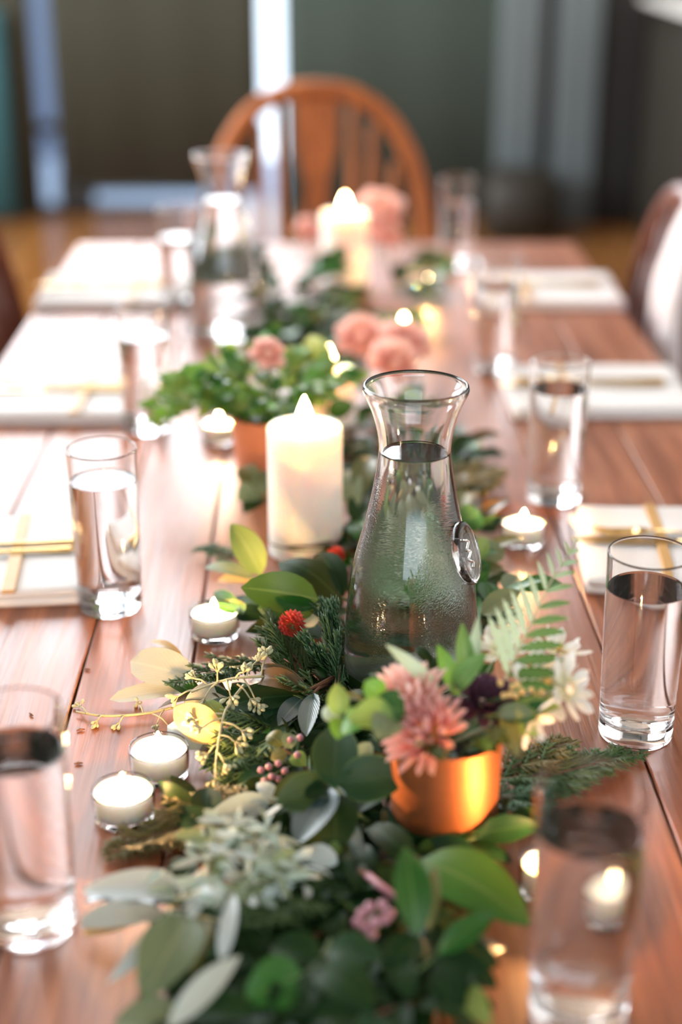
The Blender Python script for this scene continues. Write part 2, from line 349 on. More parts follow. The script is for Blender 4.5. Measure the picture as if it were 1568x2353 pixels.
# piers of the end wall on the right, with the shade of the recesses painted on solid strips
struct(G().box((1.00, 6.72, 0), (1.10, 6.90, HC), .01), 'trim_1', 'black', label='solid strip painted black as a shaded recess beside the fabric shade')
for i, (x0, x1, m) in enumerate([(.80, .965, 'pilaster'), (.965, 1.03, 'black'), (1.03, 1.215, 'pilaster'), (1.215, 3.05, 'black')]):
    struct(G().box((x0, 6.66 + .03 * (i % 2), 0), (x1, 6.84, 3.2), .012), f'trim_{i + 2}', m, label=['pale grey-green upright beside the shade', 'solid strip painted black as the shaded gap between two grey uprights', 'grey-green upright beside the dark recess', 'black panelling at the far right'][i])
tag(G().box((.72, 6.30, .0), (1.02, 6.58, .26), .02).box((.74, 6.32, .26), (1.0, 6.56, .275), .004).build('storage_box', 'blackwood'), 'black box standing on the floor under the grey upright', 'box')
# dark bar counter along the right with a white top
bc = empty('bar_counter', (1.75, 5.2, 0), 'black panelled counter with a white top along the right side', 'counter')
G().box((-.35, -1.3, 0), (.5, 1.35, .935)).build('carcass', 'blackwood', bc, False)
for k in range(6): G().box((-.37, -1.28 + k * .44, .08), (-.345, -.90 + k * .44, .84), .006).build('panel', 'blackwood', bc, False)
G().box((-.40, -1.34, .935), (.55, 1.4, .96), .006).build('top', 'whitetop', bc, False)

# ------------------------------------------------------------------ the table
TX0, TX1, TY0, TY1 = -.441, .486, .28, 2.83
tb = empty('dining_table', ((TX0 + TX1) / 2, (TY0 + TY1) / 2, 0), 'long reddish-brown plank dining table', 'table')
ex = [-.441, -.322, -.199, -.106, .070, .248, .370, .486]
for a, b in zip(ex, ex[1:]):
    gp = .0011
    o = G().box((a + gp - tb.location.x, TY0 - tb.location.y, TZ - .036), (b - gp - tb.location.x, TY1 - tb.location.y, TZ), .0012).build('plank', 'table', tb, False)
G().box((TX0 + .06 - tb.location.x, -1.2, TZ - .11), (TX1 - .06 - tb.location.x, -1.16, TZ - .036), .004).build('apron', 'table', tb, False)
G().box((TX0 + .06 - tb.location.x, 1.16, TZ - .11), (TX1 - .06 - tb.location.x, 1.2, TZ - .036), .004).build('apron', 'table', tb, False)
for s in (-1, 1): G().box((s * .38 - .015, -1.16, TZ - .11), (s * .38 + .015, 1.16, TZ - .036), .004).build('rail', 'table', tb, False)
for sx in (-1, 1):
    for sy in (-1, 1): G().box((sx * .38 - .04, sy * .60 - .04, 0), (sx * .38 + .04, sy * .60 + .04, TZ - .036), .008).build('leg', 'table', tb, False)

OBST = []                                   # uprights that foliage must not pass through: x, y, radius, top
# ------------------------------------------------------------------ chairs
def chair(loc, rz, label, mat, W=.47, top=1.0):
    r = empty('windsor_chair', loc, label, 'chair', rz=rz)
    # local: sitter faces +y, back at -y
    n = 20; V = []; 
    for z, k in ((.415, .93), (.43, 1), (.445, 1), (.455, .96)):
        for i in range(n):
            t = 2 * math.pi * i / n; c, s = math.cos(t), math.sin(t)
            V.append((.225 * k * math.copysign(abs(c) ** .7, c), .215 * k * math.copysign(abs(s) ** .75, s), z))
    V += [(0, 0, .415), (0, -.02, .44)]; Fc = []
    for q in range(3):
        for i in range(n): w = (i + 1) % n; Fc.append((q * n + i, q * n + w, q * n + n + w, q * n + n + i))
    for i in range(n): w = (i + 1) % n; Fc += [(w, i, 4 * n), (3 * n + i, 3 * n + w, 4 * n + 1)]
    mk('seat', V, Fc, mat, r)
    def bk(x, z): return (x, -.185 - (z - .45) * .16, z)         # back plane leans away
    hz = top - .45; pts = []
    for i in range(25):
        t = math.pi * i / 24; x = -math.cos(t); z = math.sin(t)
        w = W / 2 * (1 if True else 1); pts.append(bk(w * math.copysign(abs(x) ** .85, x), .45 + hz * z ** .62 if z > 1e-6 else .45))
    G().tube(pts, .0195, 10).build('bow', mat, r)
    def zt(x): return .45 + hz * max(0, 1 - abs(2 * x / W) ** 2.35) ** .62 * .985
    for x in (-.165, -.12, -.078, .078, .12, .165):
        G().tube([bk(x * .86, .45), bk(x * .95, .6), bk(x, zt(x))], [.008, .0115, .008], 8).build('spindle', mat, r)
    # pierced vase-shaped splat
    h = zt(0) - .45
    prof = [(0, .026, 0), (.12, .028, 0), (.2, .034, .004), (.3, .040, .016), (.42, .038, .016), (.52, .030, .008), (.60, .023, 0), (.66, .025, 0), (.73, .037, 0), (.80, .046, 0), (.9, .048, 0), (1, .044, 0)]
    for s in (-1, 1):
        V = []; Fc = []
        for f, w, hole in prof:
            z = .45 + h * f
            for x in (s * hole, s * w):
                p = bk(x, z); V += [(p[0], p[1] - .006, p[2]), (p[0], p[1] + .006, p[2])]
        for i in range(len(prof) - 1):
            a = i * 4; b = a + 4; Fc += [(a, a + 2, b + 2, b), (a + 1, b + 1, b + 3, a + 3), (a + 2, a + 3, b + 3, b + 2), (a, b, b + 1, a + 1)]
        if s < 0: Fc = [f[::-1] for f in Fc]
        mk('splat', V, Fc, mat, r, False)
    for sx in (-1, 1):
        for sy in (-1, 1):
            a = Vector((sx * .15, sy * .15, .42)); b = Vector((sx * .21, sy * .22, 0)); L = [.016, .018, .024, .016, .022, .024, .018, .012]
            G().tube([a.lerp(b, i / 7) for i in range(8)], L, 10).build('leg', mat, r)
    for sx in (-1, 1): G().tube([(sx * .183, -.19, .18), (sx * .183, 0, .18), (sx * .183, .19, .18)], [.009, .014, .009], 8).build('stretcher', mat, r)
    G().tube([(-.183, 0, .18), (0, 0, .18), (.183, 0, .18)], [.009, .014, .009], 8).build('stretcher', mat, r)
    return r
chair((.005, 3.03, 0), math.pi, 'orange-brown hoop-back wooden chair at the far end of the table', 'chair', .485, .975)
chair((.375, 2.55, 0), math.pi / 2, 'dark red-brown hoop-back chair at the right side of the table', 'chair_dark', .46, .885)
chair((-.318, 2.45, 0), -math.pi / 2, 'dark hoop-back chair at the left side of the table', 'chair_dark', .46, .885)
# white shawl hung over the near shoulder of the right chair
sh = empty('shawl', (.565, 2.27, .70), 'white woolly shawl with magenta lining hanging over the right chair', 'shawl')
for nm, mt, off, xs in (('wool', 'shawl', 0, 1), ('lining', 'magenta', .014, .96)):
    V = []; Fc = []; nu, nv = 10, 14
    for j in range(nv + 1):
        t = j / nv; z = -.03 + .26 * t
        for i in range(nu + 1):
            s = i / nu - .5
            x = -.03 + .055 * t + .012 * math.sin(s * 9 + t * 3) + off * .3 - .02 * math.sin(t * 3)
            y = s * (.10 + .05 * t) * xs + .03 * t + off
            V.append((x, y, z))
    m = len(V); V += [(x + .016 + .004 * math.sin(40 * y), y, z) for x, y, z in V]
    for j in range(nv):
        for i in range(nu): a = j * (nu + 1) + i; Fc += [(a, a + 1, a + nu + 2, a + nu + 1), (a + m + nu + 1, a + m + nu + 2, a + m + 1, a + m)]
    for j in range(nv): a = j * (nu + 1); b = a + nu; Fc += [(a, a + nu + 1, a + nu + 1 + m, a + m), (b, b + m, b + nu + 1 + m, b + nu + 1)]
    for i in range(nu): a = i; b = nv * (nu + 1) + i; Fc += [(a, a + m, a + m + 1, a + 1), (b, b + 1, b + m + 1, b + m)]
    mk(nm, V, Fc, mt, sh)

# ------------------------------------------------------------------ glassware
def tumbler_mesh():
    H, rt, rb, t, bt = .155, .0315, .0287, .0014, .0135
    out = [(0, .0012), (rb * .55, .0006), (rb - .003, 0), (rb - .0008, .0008), (rb, .0035)] + [(rb + (rt - rb) * k / 6, .0035 + (H - .0035) * k / 6) for k in range(1, 6)]
    lip = [(rt, H - .0012), (rt - .0003, H - .0003), (rt - t * .5, H), (rt - t + .0003, H - .0003), (rt - t, H - .0012)]
    inn = [(rb + (rt - rb) * k / 6 - t, .0035 + (H - .0035) * k / 6) for k in range(5, 0, -1)] + [(rb - t, bt + .005), (rb - t - .0015, bt + .0015), (rb - t - .005, bt), (rb * .4, bt - .0008), (0, bt - .001)]
    me = G().lathe(out + lip + inn, 56)
    return me
TG = tumbler_mesh()
def water_mesh(level):
    H, rt, rb, t, bt = .155, .0315, .0287, .0014, .0135
    def ri(z): return rb + (rt - rb) * (z - .0035) / (H - .0035) - t + .0003
    return G().lathe([(0, bt - .0012), (rb - t - .005, bt - .0003), (rb - t - .0012, bt + .0013), (ri(bt + .006), bt + .006)] + [(ri(bt + (level - bt) * k / 4), bt + (level - bt) * k / 4) for k in range(1, 4)] + [(ri(level), level), (ri(level) - .0004, level + .0001), (ri(level) - .002, level - .0008), (0, level - .0009)], 56)
first = {}
def tumbler(p, label, level):
    r = empty('water_glass', (p.x, p.y, TZ), label, 'glass', 'water glasses along the table')
    if 'g' not in first: first['g'] = TG.build('tumbler', 'glass', r).data
    else: link('tumbler', first['g'], None, r)
    if level not in first: first[level] = water_mesh(level).build('water', 'water', r).data
    else: link('water', first[level], None, r)
    OBST.append((p.x, p.y, .033, TZ + .155))
for u, v, lab, lev in [(1460, 1685, 'sharp clear water glass beside the fern at the right', .126), (255, 1393, 'water glass between the left near napkin and a tealight', .125),
                       (340, 985, 'blurred water glass beside the middle napkin on the left', .118), (1272, 1145, 'water glass in front of the middle napkin on the right', .125),
                       (1135, 850, 'water glass beside the far right napkin', .118), (72, 2125, 'large blurred water glass cut off by the lower left edge', .128),
                       (1327, 2330, 'nearest water glass at the lower right, with a tealight behind it', .128), (1046, 612, 'farthest water glass on the right, before the end chair', .11),
                       (415, 702, 'farthest water glass on the left, beside the rear carafe', .11)]:
    tumbler(at(u, v), lab, lev)
# carafes
CP = [(0.0, .006), (.03, .004), (.047, .0), (.0525, .002), (.0545, .012), (.0543, .04), (.0525, .075), (.048, .114), (.0385, .151), (.0325, .179), (.0283, .205), (.0284, .222), (.0325, .240), (.0372, .252), (.0402, .2585), (.0408, .261)]
def carafe_g():
    out = rprof(CP[3:], 4); t = .0026
    inn = []
    for i, (r, z) in enumerate(out):
        a, b = out[max(0, i - 1)], out[min(len(out) - 1, i + 1)]; dr, dz = b[0] - a[0], b[1] - a[1]; L = math.hypot(dr, dz) or 1
        inn.append((r - t * dz / L, z + t * dr / L))
    inn = [(r, max(z, .012)) for r, z in inn if z > .010]
    lip = [(.0402, .2632), (.0390, .2640), (.0378, .2632)]
    return G().lathe(CP[:3] + out + lip + inn[::-1] + [(.0478, .0119), (.046, .0117), (.044, .0116), (.03, .0115), (0, .0115)], 72, d=1), inn
CG, CIN = carafe_g()
def carafe_water(level):
    P = [(r + .0004, z) for r, z in CIN if z < level]; P.append((P[-1][0] - .0002, level))
    return G().lathe([(0, .0113), (.03, .0113), (.046, .0116)] + P + [(P[-1][0] - .0006, level - .0005), (P[-1][0] - .002, level - .001), (P[-1][0] - .0027, level - .0011), (P[-1][0] - .006, level - .0011), (0, level - .0011)], 72, d=1)
def carafe(p, label, level, wet, med_az):
    r = empty('glass_carafe', (p.x, p.y, TZ), label, 'carafe', 'water carafes')
    CG.build('carafe_body', 'glass_wet' if wet else 'glass', r)
    carafe_water(level).build('water', 'water', r)
    # oval moulded medallion on the shoulder: a disc with raised rim and a squiggle
    ca, sa = math.cos(med_az), math.sin(med_az)
    n0 = Vector((ca * .955, sa * .955, .295)).normalized(); tz = Vector((-ca * .295, -sa * .295, .955)).normalized(); tx = tz.cross(n0)
    c = Vector((ca * .0440, sa * .0440, .133))
    V = []; Fc = []; n = 28; prof = [(0, .0032), (.5, .0032), (.76, .0030), (.84, .0046), (.92, .0049), (1.0, .0035), (1.02, .0), (.9, -.003), (0, -.003)]
    rows = []
    for rr, h in prof:
        if rr == 0: rows.append([len(V)]); V.append(c + n0 * h)
        else:
            rows.append(list(range(len(V), len(V) + n)))
            for k in range(n): t = 2 * math.pi * k / n; V.append(c + tx * (math.cos(t) * .018 * rr) + tz * (math.sin(t) * .0255 * rr) + n0 * h)
    for a, b in zip(rows, rows[1:]):
        for k in range(n):
            w = (k + 1) % n
            if len(a) == 1: Fc.append((a[0], b[k], b[w]))
            elif len(b) == 1: Fc.append((a[k], b[0], a[w]))
            else: Fc.append((a[k], b[k], b[w], a[w]))
    med = mk('medallion', V, Fc, 'glass', r); med['label'] = 'oval glass medallion with raised rim'
    q = [(-.3, .55), (.3, .4), (-.2, .15), (.3, 0), (-.3, -.2), (.2, -.4), (0, -.6)]
    G().tube(smoothp([c + tx * (a * .0125) + tz * (b * .021) + n0 * .0036 for a, b in q], 4), .0011, 6).build('relief', 'glass', med)
    OBST.append((p.x, p.y, .057, TZ + .13))
    return r
carafe(at(943, 1590), 'tall glass water carafe with flared rim in the middle of the garland', .211, True, math.radians(-27))
carafe(at(520, 768), 'blurred glass carafe standing at the far left of the rear candle', .20, False, math.radians(160))

# ------------------------------------------------------------------ candles
def flame_g(h, r, z):
    return G().lathe([(0, z), (r * .5, z + h * .08), (r * .9, z + h * .22), (r, z + h * .36), (r * .8, z + h * .55), (r * .45, z + h * .78), (r * .16, z + h * .93), (0, z + h)], 16)
def lamp(p, e, rad=.005):
    l = bpy.data.lights.new('candlelight', 'POINT'); l.energy = e; l.color = (1, .52, .19); l.shadow_soft_size = rad
    o = bpy.data.objects.new('candlelight', l); COL.objects.link(o); o.location = p; return o
def pillar(p, h, rad, label, e):
    r = empty('pillar_candle', (p.x, p.y, TZ), label, 'candle', 'pillar candles')
    G().lathe([(0, .0), (rad - .003, 0), (rad, .003)] + [(rad, .003 + (h - .006) * k / 8) for k in range(1, 9)] + [(rad - .0012, h), (rad - .004, h - .0005), (rad - .010, h - .005), (rad * .4, h - .0075), (0, h - .0078)], 56).build('wax', 'wax', r)
    G().tube([(0, 0, h - .009), (.0005, 0, h - .002), (.0015, 0, h + .006)], .0011, 8).build('wick', 'wick', r)
    flame_g(.031, .0078, h).build('flame', 'flame', r)
    lamp((p.x, p.y, TZ + h + .012), e); OBST.append((p.x, p.y, rad + .001, TZ + h))
pillar(at(703, 1270), .133, .0365, 'tall ivory pillar candle burning left of the near carafe', 9)
pillar(at(793, 650), .118, .0395, 'ivory pillar candle burning far back before the end chair', 6)
pillar(at(757, 1000), .082, .0330, 'short pillar candle half hidden behind leafy pot', 8)
TCUP = G().lathe([(0, .002), (.012, .0015), (.0195, 0), (.0212, .001), (.0218, .004), (.0222, .012), (.0224, .0226), (.0219, .0236), (.0212, .0230), (.0208, .012), (.0205, .0062), (.019, .0052), (0, .0050)], 40)
TWAX = G().lathe([(0, .0052), (.0187, .0053), (.0201, .0064), (.0206, .0200), (.0198, .0212), (.017, .0204), (.006, .0198), (0, .0198)], 40)
TW = G().tube([(0, 0, .0190), (.0003, 0, .022), (.0008, 0, .0250)], .0007, 6); TF = flame_g(.014, .0036, .0225)
tm = {}
def tealight(p, label, e=5.0):
    r = empty('tealight', (p.x, p.y, TZ), label, 'tealight', 'tealights along the garland')
    for nm, gg, mt in (('glass_cup', TCUP, 'glass'), ('wax', TWAX, 'wax'), ('wick', TW, 'wick'), ('flame', TF, 'flame')):
        if nm not in tm: tm[nm] = gg.build(nm, mt, r).data
        else: link(nm, tm[nm], None, r)
    lamp((p.x, p.y, TZ + .031), e, .003); OBST.append((p.x, p.y, .0255, TZ + .085))
for u, v, lab in [(287, 1876, 'lit tealight nearest the lower left glass, front of the pair'), (368, 1778, 'lit tealight of the left pair, next to the amber leaf'),
                  (494, 1458, 'lit tealight in the left row beside the big folded green leaf'), (1202, 1247, 'lit tealight right of the near carafe'),
                  (1270, 2048, 'lit tealight seen through the nearest water glass'), (505, 1012, 'blurred lit tealight left of the rear pot'),
                  (981, 682, 'lit tealight right of the rear pillar candle'), (928, 778, 'lit tealight by the coral roses')]:
    tealight(at(u, v), lab)

# ------------------------------------------------------------------ place settings
def slab(w, d, h, wob=.0015, nx=14, ny=10, seed=0):
    rr = random.Random(seed); V = []; Fc = []; ph = [rr.uniform(0, 6) for _ in range(4)]
    def zz(x, y): return wob * (math.sin(x * 38 + ph[0]) * .6 + math.sin(y * 30 + ph[1]) * .6 + math.sin((x + y) * 55 + ph[2]) * .4)
    lay = [(0, .002), (.35, 0), (.7, 0), (1, .0025)]
    for f, ins in lay:
        for j in range(ny + 1):
            for i in range(nx + 1):
                x = (i / nx - .5) * (w - 2 * ins); y = (j / ny - .5) * (d - 2 * ins); V.append((x, y, h * f + (zz(x, y) if f > 0 else 0)))
    m = (nx + 1) * (ny + 1); q = nx + 1
    for j in range(ny):
        for i in range(nx): a = j * q + i; Fc += [(a, a + q, a + q + 1, a + 1), (a + 3 * m, a + 3 * m + 1, a + 3 * m + q + 1, a + 3 * m + q)]
    for L in range(3):
        b = L * m
        for i in range(nx): a = b + i; c = b + ny * q + i; Fc += [(a, a + 1, a + 1 + m, a + m), (c, c + m, c + 1 + m, c + 1)]
        for j in range(ny): a = b + j * q; c = a + nx; Fc += [(a, a + m, a + q + m, a + q), (c, c + q, c + q + m, c + m)]
    return V, Fc
def place_setting(cx, cy, side, which, sd, rot=0):
    r = empty('folded_napkin', (cx, cy, TZ), f'white folded linen napkin with gold band, {which}', 'napkin', 'napkins at the place settings', rz=rot)
    for i, (w, d, h, z, dx, dy, a) in enumerate([(.235, .185, .0085, .0, 0, 0, 0), (.232, .092, .0070, .0087, 0, -.046, .01), (.228, .080, .0095, .0087, .004 * side, .050, -.015)]):
        V, Fc = slab(w, d, h, .0008 if i else .0004, seed=sd * 3 + i); o = mk('fold', V, Fc, 'linen', r); o.location = (dx, dy, z); o.rotation_euler = (0, 0, a)
    # gold band round the folded napkin, at the inner third
    G().box((-.006, -.094, .0150), (.006, .094, .0186), .0006).build('band', 'ribbon', r, False).location = (-side * .035, 0, .0005)
    # knife and fork laid across in the crease
    k = empty('table_knife', (cx, cy, TZ), f'slim gold table knife on the napkin, {which}', 'knife', 'gold flatware', rz=rot)
    bl = G(); V = [(-.105, -.004, 0), (-.02, -.005, 0), (-.02, .005, 0), (-.105, .007, 0), (-.125, .002, 0)]; V += [(x, y, .0016) for x, y, z in V]
    bl.add(V, [(4, 3, 2, 1, 0), (5, 6, 7, 8, 9)] + [(i, (i + 1) % 5, (i + 1) % 5 + 5, i + 5) for i in range(5)])
    kb = bl.build('blade', 'gold', k, False); kb.location = (0, -.006, .0188)
    kh = G().tube([(-.02, 0, 0), (.0, 0, 0), (.05, 0, 0), (.085, 0, 0), (.09, 0, 0)], [.0028, .003, .0042, .005, .003], 8, flat=.5).build('handle', 'gold', k); kh.location = (0, -.006, .0198)
    f = empty('table_fork', (cx, cy, TZ), f'gold table fork on the napkin, {which}', 'fork', 'gold flatware', rz=rot)
    fh = G().tube([(-.04, 0, .003), (0, 0, .001), (.05, 0, 0), (.088, 0, 0), (.093, 0, 0)], [.002, .0022, .0036, .0055, .003], 8, flat=.45).build('handle', 'gold', f); fh.location = (0, .012, .0203)
    tg = G().tube([(-.04, 0, .003), (-.055, 0, .0025), (-.062, 0, .001)], [.002, .009, .0095], 8, flat=.2)
    for q in range(4): y = -.0075 + q * .005; tg.tube([(-.06, y, .001), (-.085, y, .0), (-.102, y, .004)], [.0015, .0013, .0006], 5)
    t2 = tg.build('tines', 'gold', f); t2.location = (0, .012, .0203)
for cx, cy, sd, which in [(-.325, 1.355, -1, 'near left'), (-.330, 1.875, -1, 'middle left'), (-.325, 2.43, -1, 'far left'),
                          (.375, 1.37, 1, 'near right behind the sharp glass'), (.362, 1.885, 1, 'middle right'), (.372, 2.42, 1, 'far right')]:
    place_setting(cx, cy, sd, which, int(cy * 100 + cx * 50), math.radians({'near left': 5, 'near right behind the sharp glass': -4}.get(which, R.uniform(-2, 2))))
    OBST.append((cx, cy, .09, TZ + .02))

# ------------------------------------------------------------------ foliage
def avoid(p, pad=.0015):
    x, y, z = p
    for ox, oy, r, zt in OBST:
        if z < zt:
            dx, dy = x - ox, y - oy; d = math.hypot(dx, dy)
            if d < r + pad:
                k = (r + pad) / max(d, 1e-4); x, y = ox + dx * k, oy + dy * k
    return Vector((x, y, max(z, TZ + .0012)))
SH = {'ovate': (.62, .78), 'round': (.5, .5), 'lance': (.8, .95), 'obov': (.85, .55), 'petal': (.9, .42), 'spear': (.55, 1.0)}
def leafgeo(b, t, w, nrm, curl=.12, fold=.25, shape='ovate', ns=9, nc=4, wave=.0, twist=0, free=False, serr=0):
    b = Vector(b); t = Vector(t); L = (t - b).length; a = (t - b).normalized(); nrm = Vector(nrm); nrm = (nrm - a * nrm.dot(a))
    nrm = nrm.normalized() if nrm.length > 1e-5 else a.orthogonal().normalized()
    p1, p2 = SH[shape]; mx = max((s / 50) ** p1 * (1 - s / 50) ** p2 for s in range(1, 50))
    V = []; Fc = []; uv = []; ph = R.uniform(0, 6)
    for i in range(ns + 1):
        s = i / ns; wd = max(.03, (s ** p1 * (1 - s) ** p2) / mx) * w / 2
        if serr and i % 2: wd *= 1 - serr
        tw = twist * (s - .3); n2 = nrm * math.cos(tw) + a.cross(nrm) * math.sin(tw); side = a.cross(n2)
        c = b + a * (L * s) + nrm * (curl * L * 4 * s * (1 - s))
        for j in range(nc + 1):
            q = 2 * j / nc - 1
            p = c + side * (wd * q * math.cos(fold * .8)) + n2 * (abs(q) * wd * fold + wave * L * math.sin(s * 11 + ph) * q)
            V.append(p if free else avoid(p)); uv.append((s, j / nc))
    for i in range(ns):
        for j in range(nc): k = i * (nc + 1) + j; Fc.append((k, k + 1, k + nc + 2, k + nc + 1))
    return V, Fc, uv
def leaf(parent, b, t, wcm, mat, roll=0, face=.35, curl=.12, fold=.25, shape='ovate', name='leaf', free=False, wave=.0, ns=9, label=None, serr=0, nc=4, sky=False):
    b = Vector(b); t = Vector(t); a = (t - b).normalized()
    view = (CAM - (b + t) / 2).normalized(); n0 = Vector((0, 0, 1)) * (1 - face) + view * face
    if sky: n0 = view + (Vector((-1.12, 6.84, 3.0)) - (b + t) / 2).normalized()      # lies so that it faces the tall window
    n0 = n0 - a * n0.dot(a); n0 = n0.normalized() if n0.length > 1e-4 else a.orthogonal().normalized()
    n0 = Matrix.Rotation(math.radians(roll), 3, a) @ n0
    V, Fc, uv = leafgeo(b, t, wcm / 100, n0, curl, fold, shape, ns=ns, nc=nc, free=free, wave=wave, serr=serr)
    o = mk(name, V, Fc, mat, parent, uv=uv, world=True)
    if label: o['label'] = label
    return o
def stem(parent, P, r0, r1, mat='stem', name='stem', free=False):
    Q = smoothp(P, 4); Q = [q if free else avoid(q, .0005) for q in Q]; n = len(Q) - 1; pl = parent.location
    return G().tube([q - pl for q in Q], [r0 + (r1 - r0) * i / n for i in range(n + 1)], 6).build(name, mat, parent)
def thing_at(p, name, label, cat, group=None): return empty(name, (p.x, p.y, TZ), label, cat, group)
def sprig(name, label, cat, stempx, leaves, smat='stem', sr=.0016, group=None):
    """stempx: list of (u,v,cm); leaves: (u0,v0,cm0,u1,v1,cm1,width_cm,mat,opts)"""
    P = [at(*q) for q in stempx]; r = thing_at(P[0], name, label, cat, group)
    stem(r, P, sr, sr * .6, smat)
    for lf in leaves:
        o = lf[8] if len(lf) > 8 else {}
        leaf(r, at(*lf[0:3]), at(*lf[3:6]), lf[6], lf[7], **o)
    return r

# --- cedar sprays (three meshes, shared)
def cedar_geo(L, seed, w=.5):
    rr = random.Random(seed); g = G()
    def rod(p, q, r): 
        g.tube([p, p.lerp(q, .5), q], [r, r * .95, r * .35], 4, flat=.55)
    n = int(L / .0042)
    for i in range(2, n):
        s = i / n; p = Vector((L * s, .004 * math.sin(s * 5 + seed), .010 * s * (1 - s)))
        for sg in (-1, 1):
            if rr.random() < .08: continue
            ln = max(.012, L * w * 1.35) * (1 - s) ** .6 * rr.uniform(.7, 1.05) * (.35 + .65 * min(1, s * 5)); a = math.radians(rr.uniform(34, 48)) * sg
            d = Vector((math.cos(a), math.sin(a), rr.uniform(-.2, .45))); q = p + d * ln; rod(p, q, .0014)
            m = max(2, int(ln / .0036))
            for k in range(1, m):
                f = k / m; b = p + d * ln * f
                for s2 in (-1, 1):
                    a2 = a + s2 * math.radians(rr.uniform(28, 46)); l2 = min(.017, ln * .5 * (1 - f) ** .6 + .005) * rr.uniform(.7, 1.1)
                    rod(b, b + Vector((math.cos(a2), math.sin(a2), rr.uniform(-.2, .25))) * l2, .0013)
    return g
CED = {}
def cedar(b, t, mat, label, seed=1, roll=0, w=.5, group=None):
    b = Vector(b); t = Vector(t); L = (t - b).length; key = (round(L, 2), seed, w, mat)
    a = (t - b).normalized(); z = (Vector((0, 0, 1)) - a * a.z).normalized(); z = Matrix.Rotation(math.radians(roll), 3, a) @ z; y = z.cross(a)
    mt = Matrix((a, y, z)).transposed()
    r = thing_at(b, 'cedar_sprig', label, 'cedar sprig', group or 'cedar sprigs in the garland')
    g = cedar_geo(L, seed, w); V = [avoid(b + mt @ Vector(v), .001) for v in g.V]
    o = mk('foliage', V, g.F, mat, r, world=True); o['kind'] = 'stuff'
    stem(r, [b + mt @ Vector((L * s, .004 * math.sin(s * 5 + seed), .010 * s * (1 - s))) for s in (0, .25, .5, .75, .95)], .0018, .0007, 'stem_brown')
    return r
# --- seeded eucalyptus
def bud_mesh():
    return G().lathe([(0, -.0006), (.0009, 0), (.0019, .0022), (.0022, .0042), (.0017, .0058), (.0008, .0068), (0, .0072)], 8)
bud_me = None
def seeded(label, path, ends, smat='stem_pale', sc=.72, nb=9, mat='seed', cat='eucalyptus', name='seeded_eucalyptus', group='seeded eucalyptus sprigs'):
    global bud_me
    P = [at(*q) for q in path]; r = thing_at(P[0], name, label, cat, group); stem(r, P, .0013, .0008, smat)
    for e in ends:
        j, tip = at(*e[:3]), at(*e[3:6]); d = (tip - j).normalized()
        stem(r, [j, (j + tip) / 2 + Vector((0, 0, .002)), tip], .0008, .0006, smat, 'twig')
        for k in range(nb):
            ax = Vector((R.uniform(-1, 1), R.uniform(-1, 1), R.uniform(-.6, .8))); dd = (d * 1.0 + ax * .75).normalized()
            tl = R.uniform(.004, .008) * sc; e2 = tip + dd * tl
            G().tube([tip - r.location, e2 - r.location], [.0005, .0006], 4).build('stalk', smat, r)
            if bud_me is None: o = bud_mesh().build('bud', mat, r); bud_me = o.data
            else: o = link('bud', bud_me, None, r)
            if mat != 'seed': o.material_slots[0].link = 'OBJECT'; o.material_slots[0].material = MT[mat]
            o.location = avoid(e2, 0) - r.location; o.scale = [sc * R.uniform(.8, 1.15)] * 3
            o.rotation_euler = dd.to_track_quat('Z', 'Y').to_euler()
    return r
def berries(label, pts, rad, mat, cat='berries', name='berry_cluster', group=None):
    P = [at(*q) for q in pts]; r = thing_at(P[0], name, label, cat, group); c = sum(P, Vector()) / len(P); base = avoid(Vector((c.x + .01, c.y + .02, TZ + .012)))
    for p in P:
        G().tube(smoothp([base - r.location, (base + p) / 2 - r.location + Vector((0, 0, .004)), p - r.location], 3), [.0007] * 7, 5).build('stalk', 'stem', r)
        me = G().lathe([(0, -rad), (rad * .6, -rad * .85), (rad, -rad * .1), (rad * .92, rad * .45), (rad * .5, rad * .9), (rad * .2, rad * .92), (0, rad * .75)], 12).build('berry', mat, r); me.location = p - r.location
        me.rotation_euler = (R.uniform(-.8, .8), R.uniform(-.8, .8), 0)
    return r
# --- loose leafy sprig made from a direction
def auto_sprig(name, label, cat, p0, az, L, n, ll, lw, mats, rise=.03, droop=.03, shape='ovate', group=None, smat='stem', free=False, face=.3, sr=.0013, both=False, wave=0, spread=60, up=(-.15, .55)):
    p0 = Vector(p0); d = Vector((math.cos(az), math.sin(az), 0)); r = empty(name, (p0.x, p0.y, TZ if not free else p0.z), label, cat, group)
    P = [p0 + d * (L * s) + Vector((0, 0, rise * s * 2 - (rise + droop) * s * s)) for s in (0, .25, .5, .75, 1)]
    stem(r, P, sr, sr * .5, smat, free=free)
    Q = smoothp(P, 6); sgn = 1
    for i in range(n):
        f = .15 + .8 * i / max(1, n - 1); q = Q[min(len(Q) - 1, int(f * (len(Q) - 1)))]
        for sg in ((1, -1) if both else (sgn,)):
            a = az + sg * math.radians(R.uniform(spread * .55, spread * 1.1) * (1 - .55 * f)); l = ll * R.uniform(.75, 1.15)
            t = q + Vector((math.cos(a), math.sin(a), R.uniform(*up))) * l
            leaf(r, q, t, lw * R.uniform(.8, 1.15) * 100, R.choice(mats), roll=R.uniform(-35, 35), face=face, curl=R.uniform(.03, .16), fold=R.uniform(.1, .35), shape=shape, free=free, wave=wave, ns=7)
        sgn = -sgn
    return r

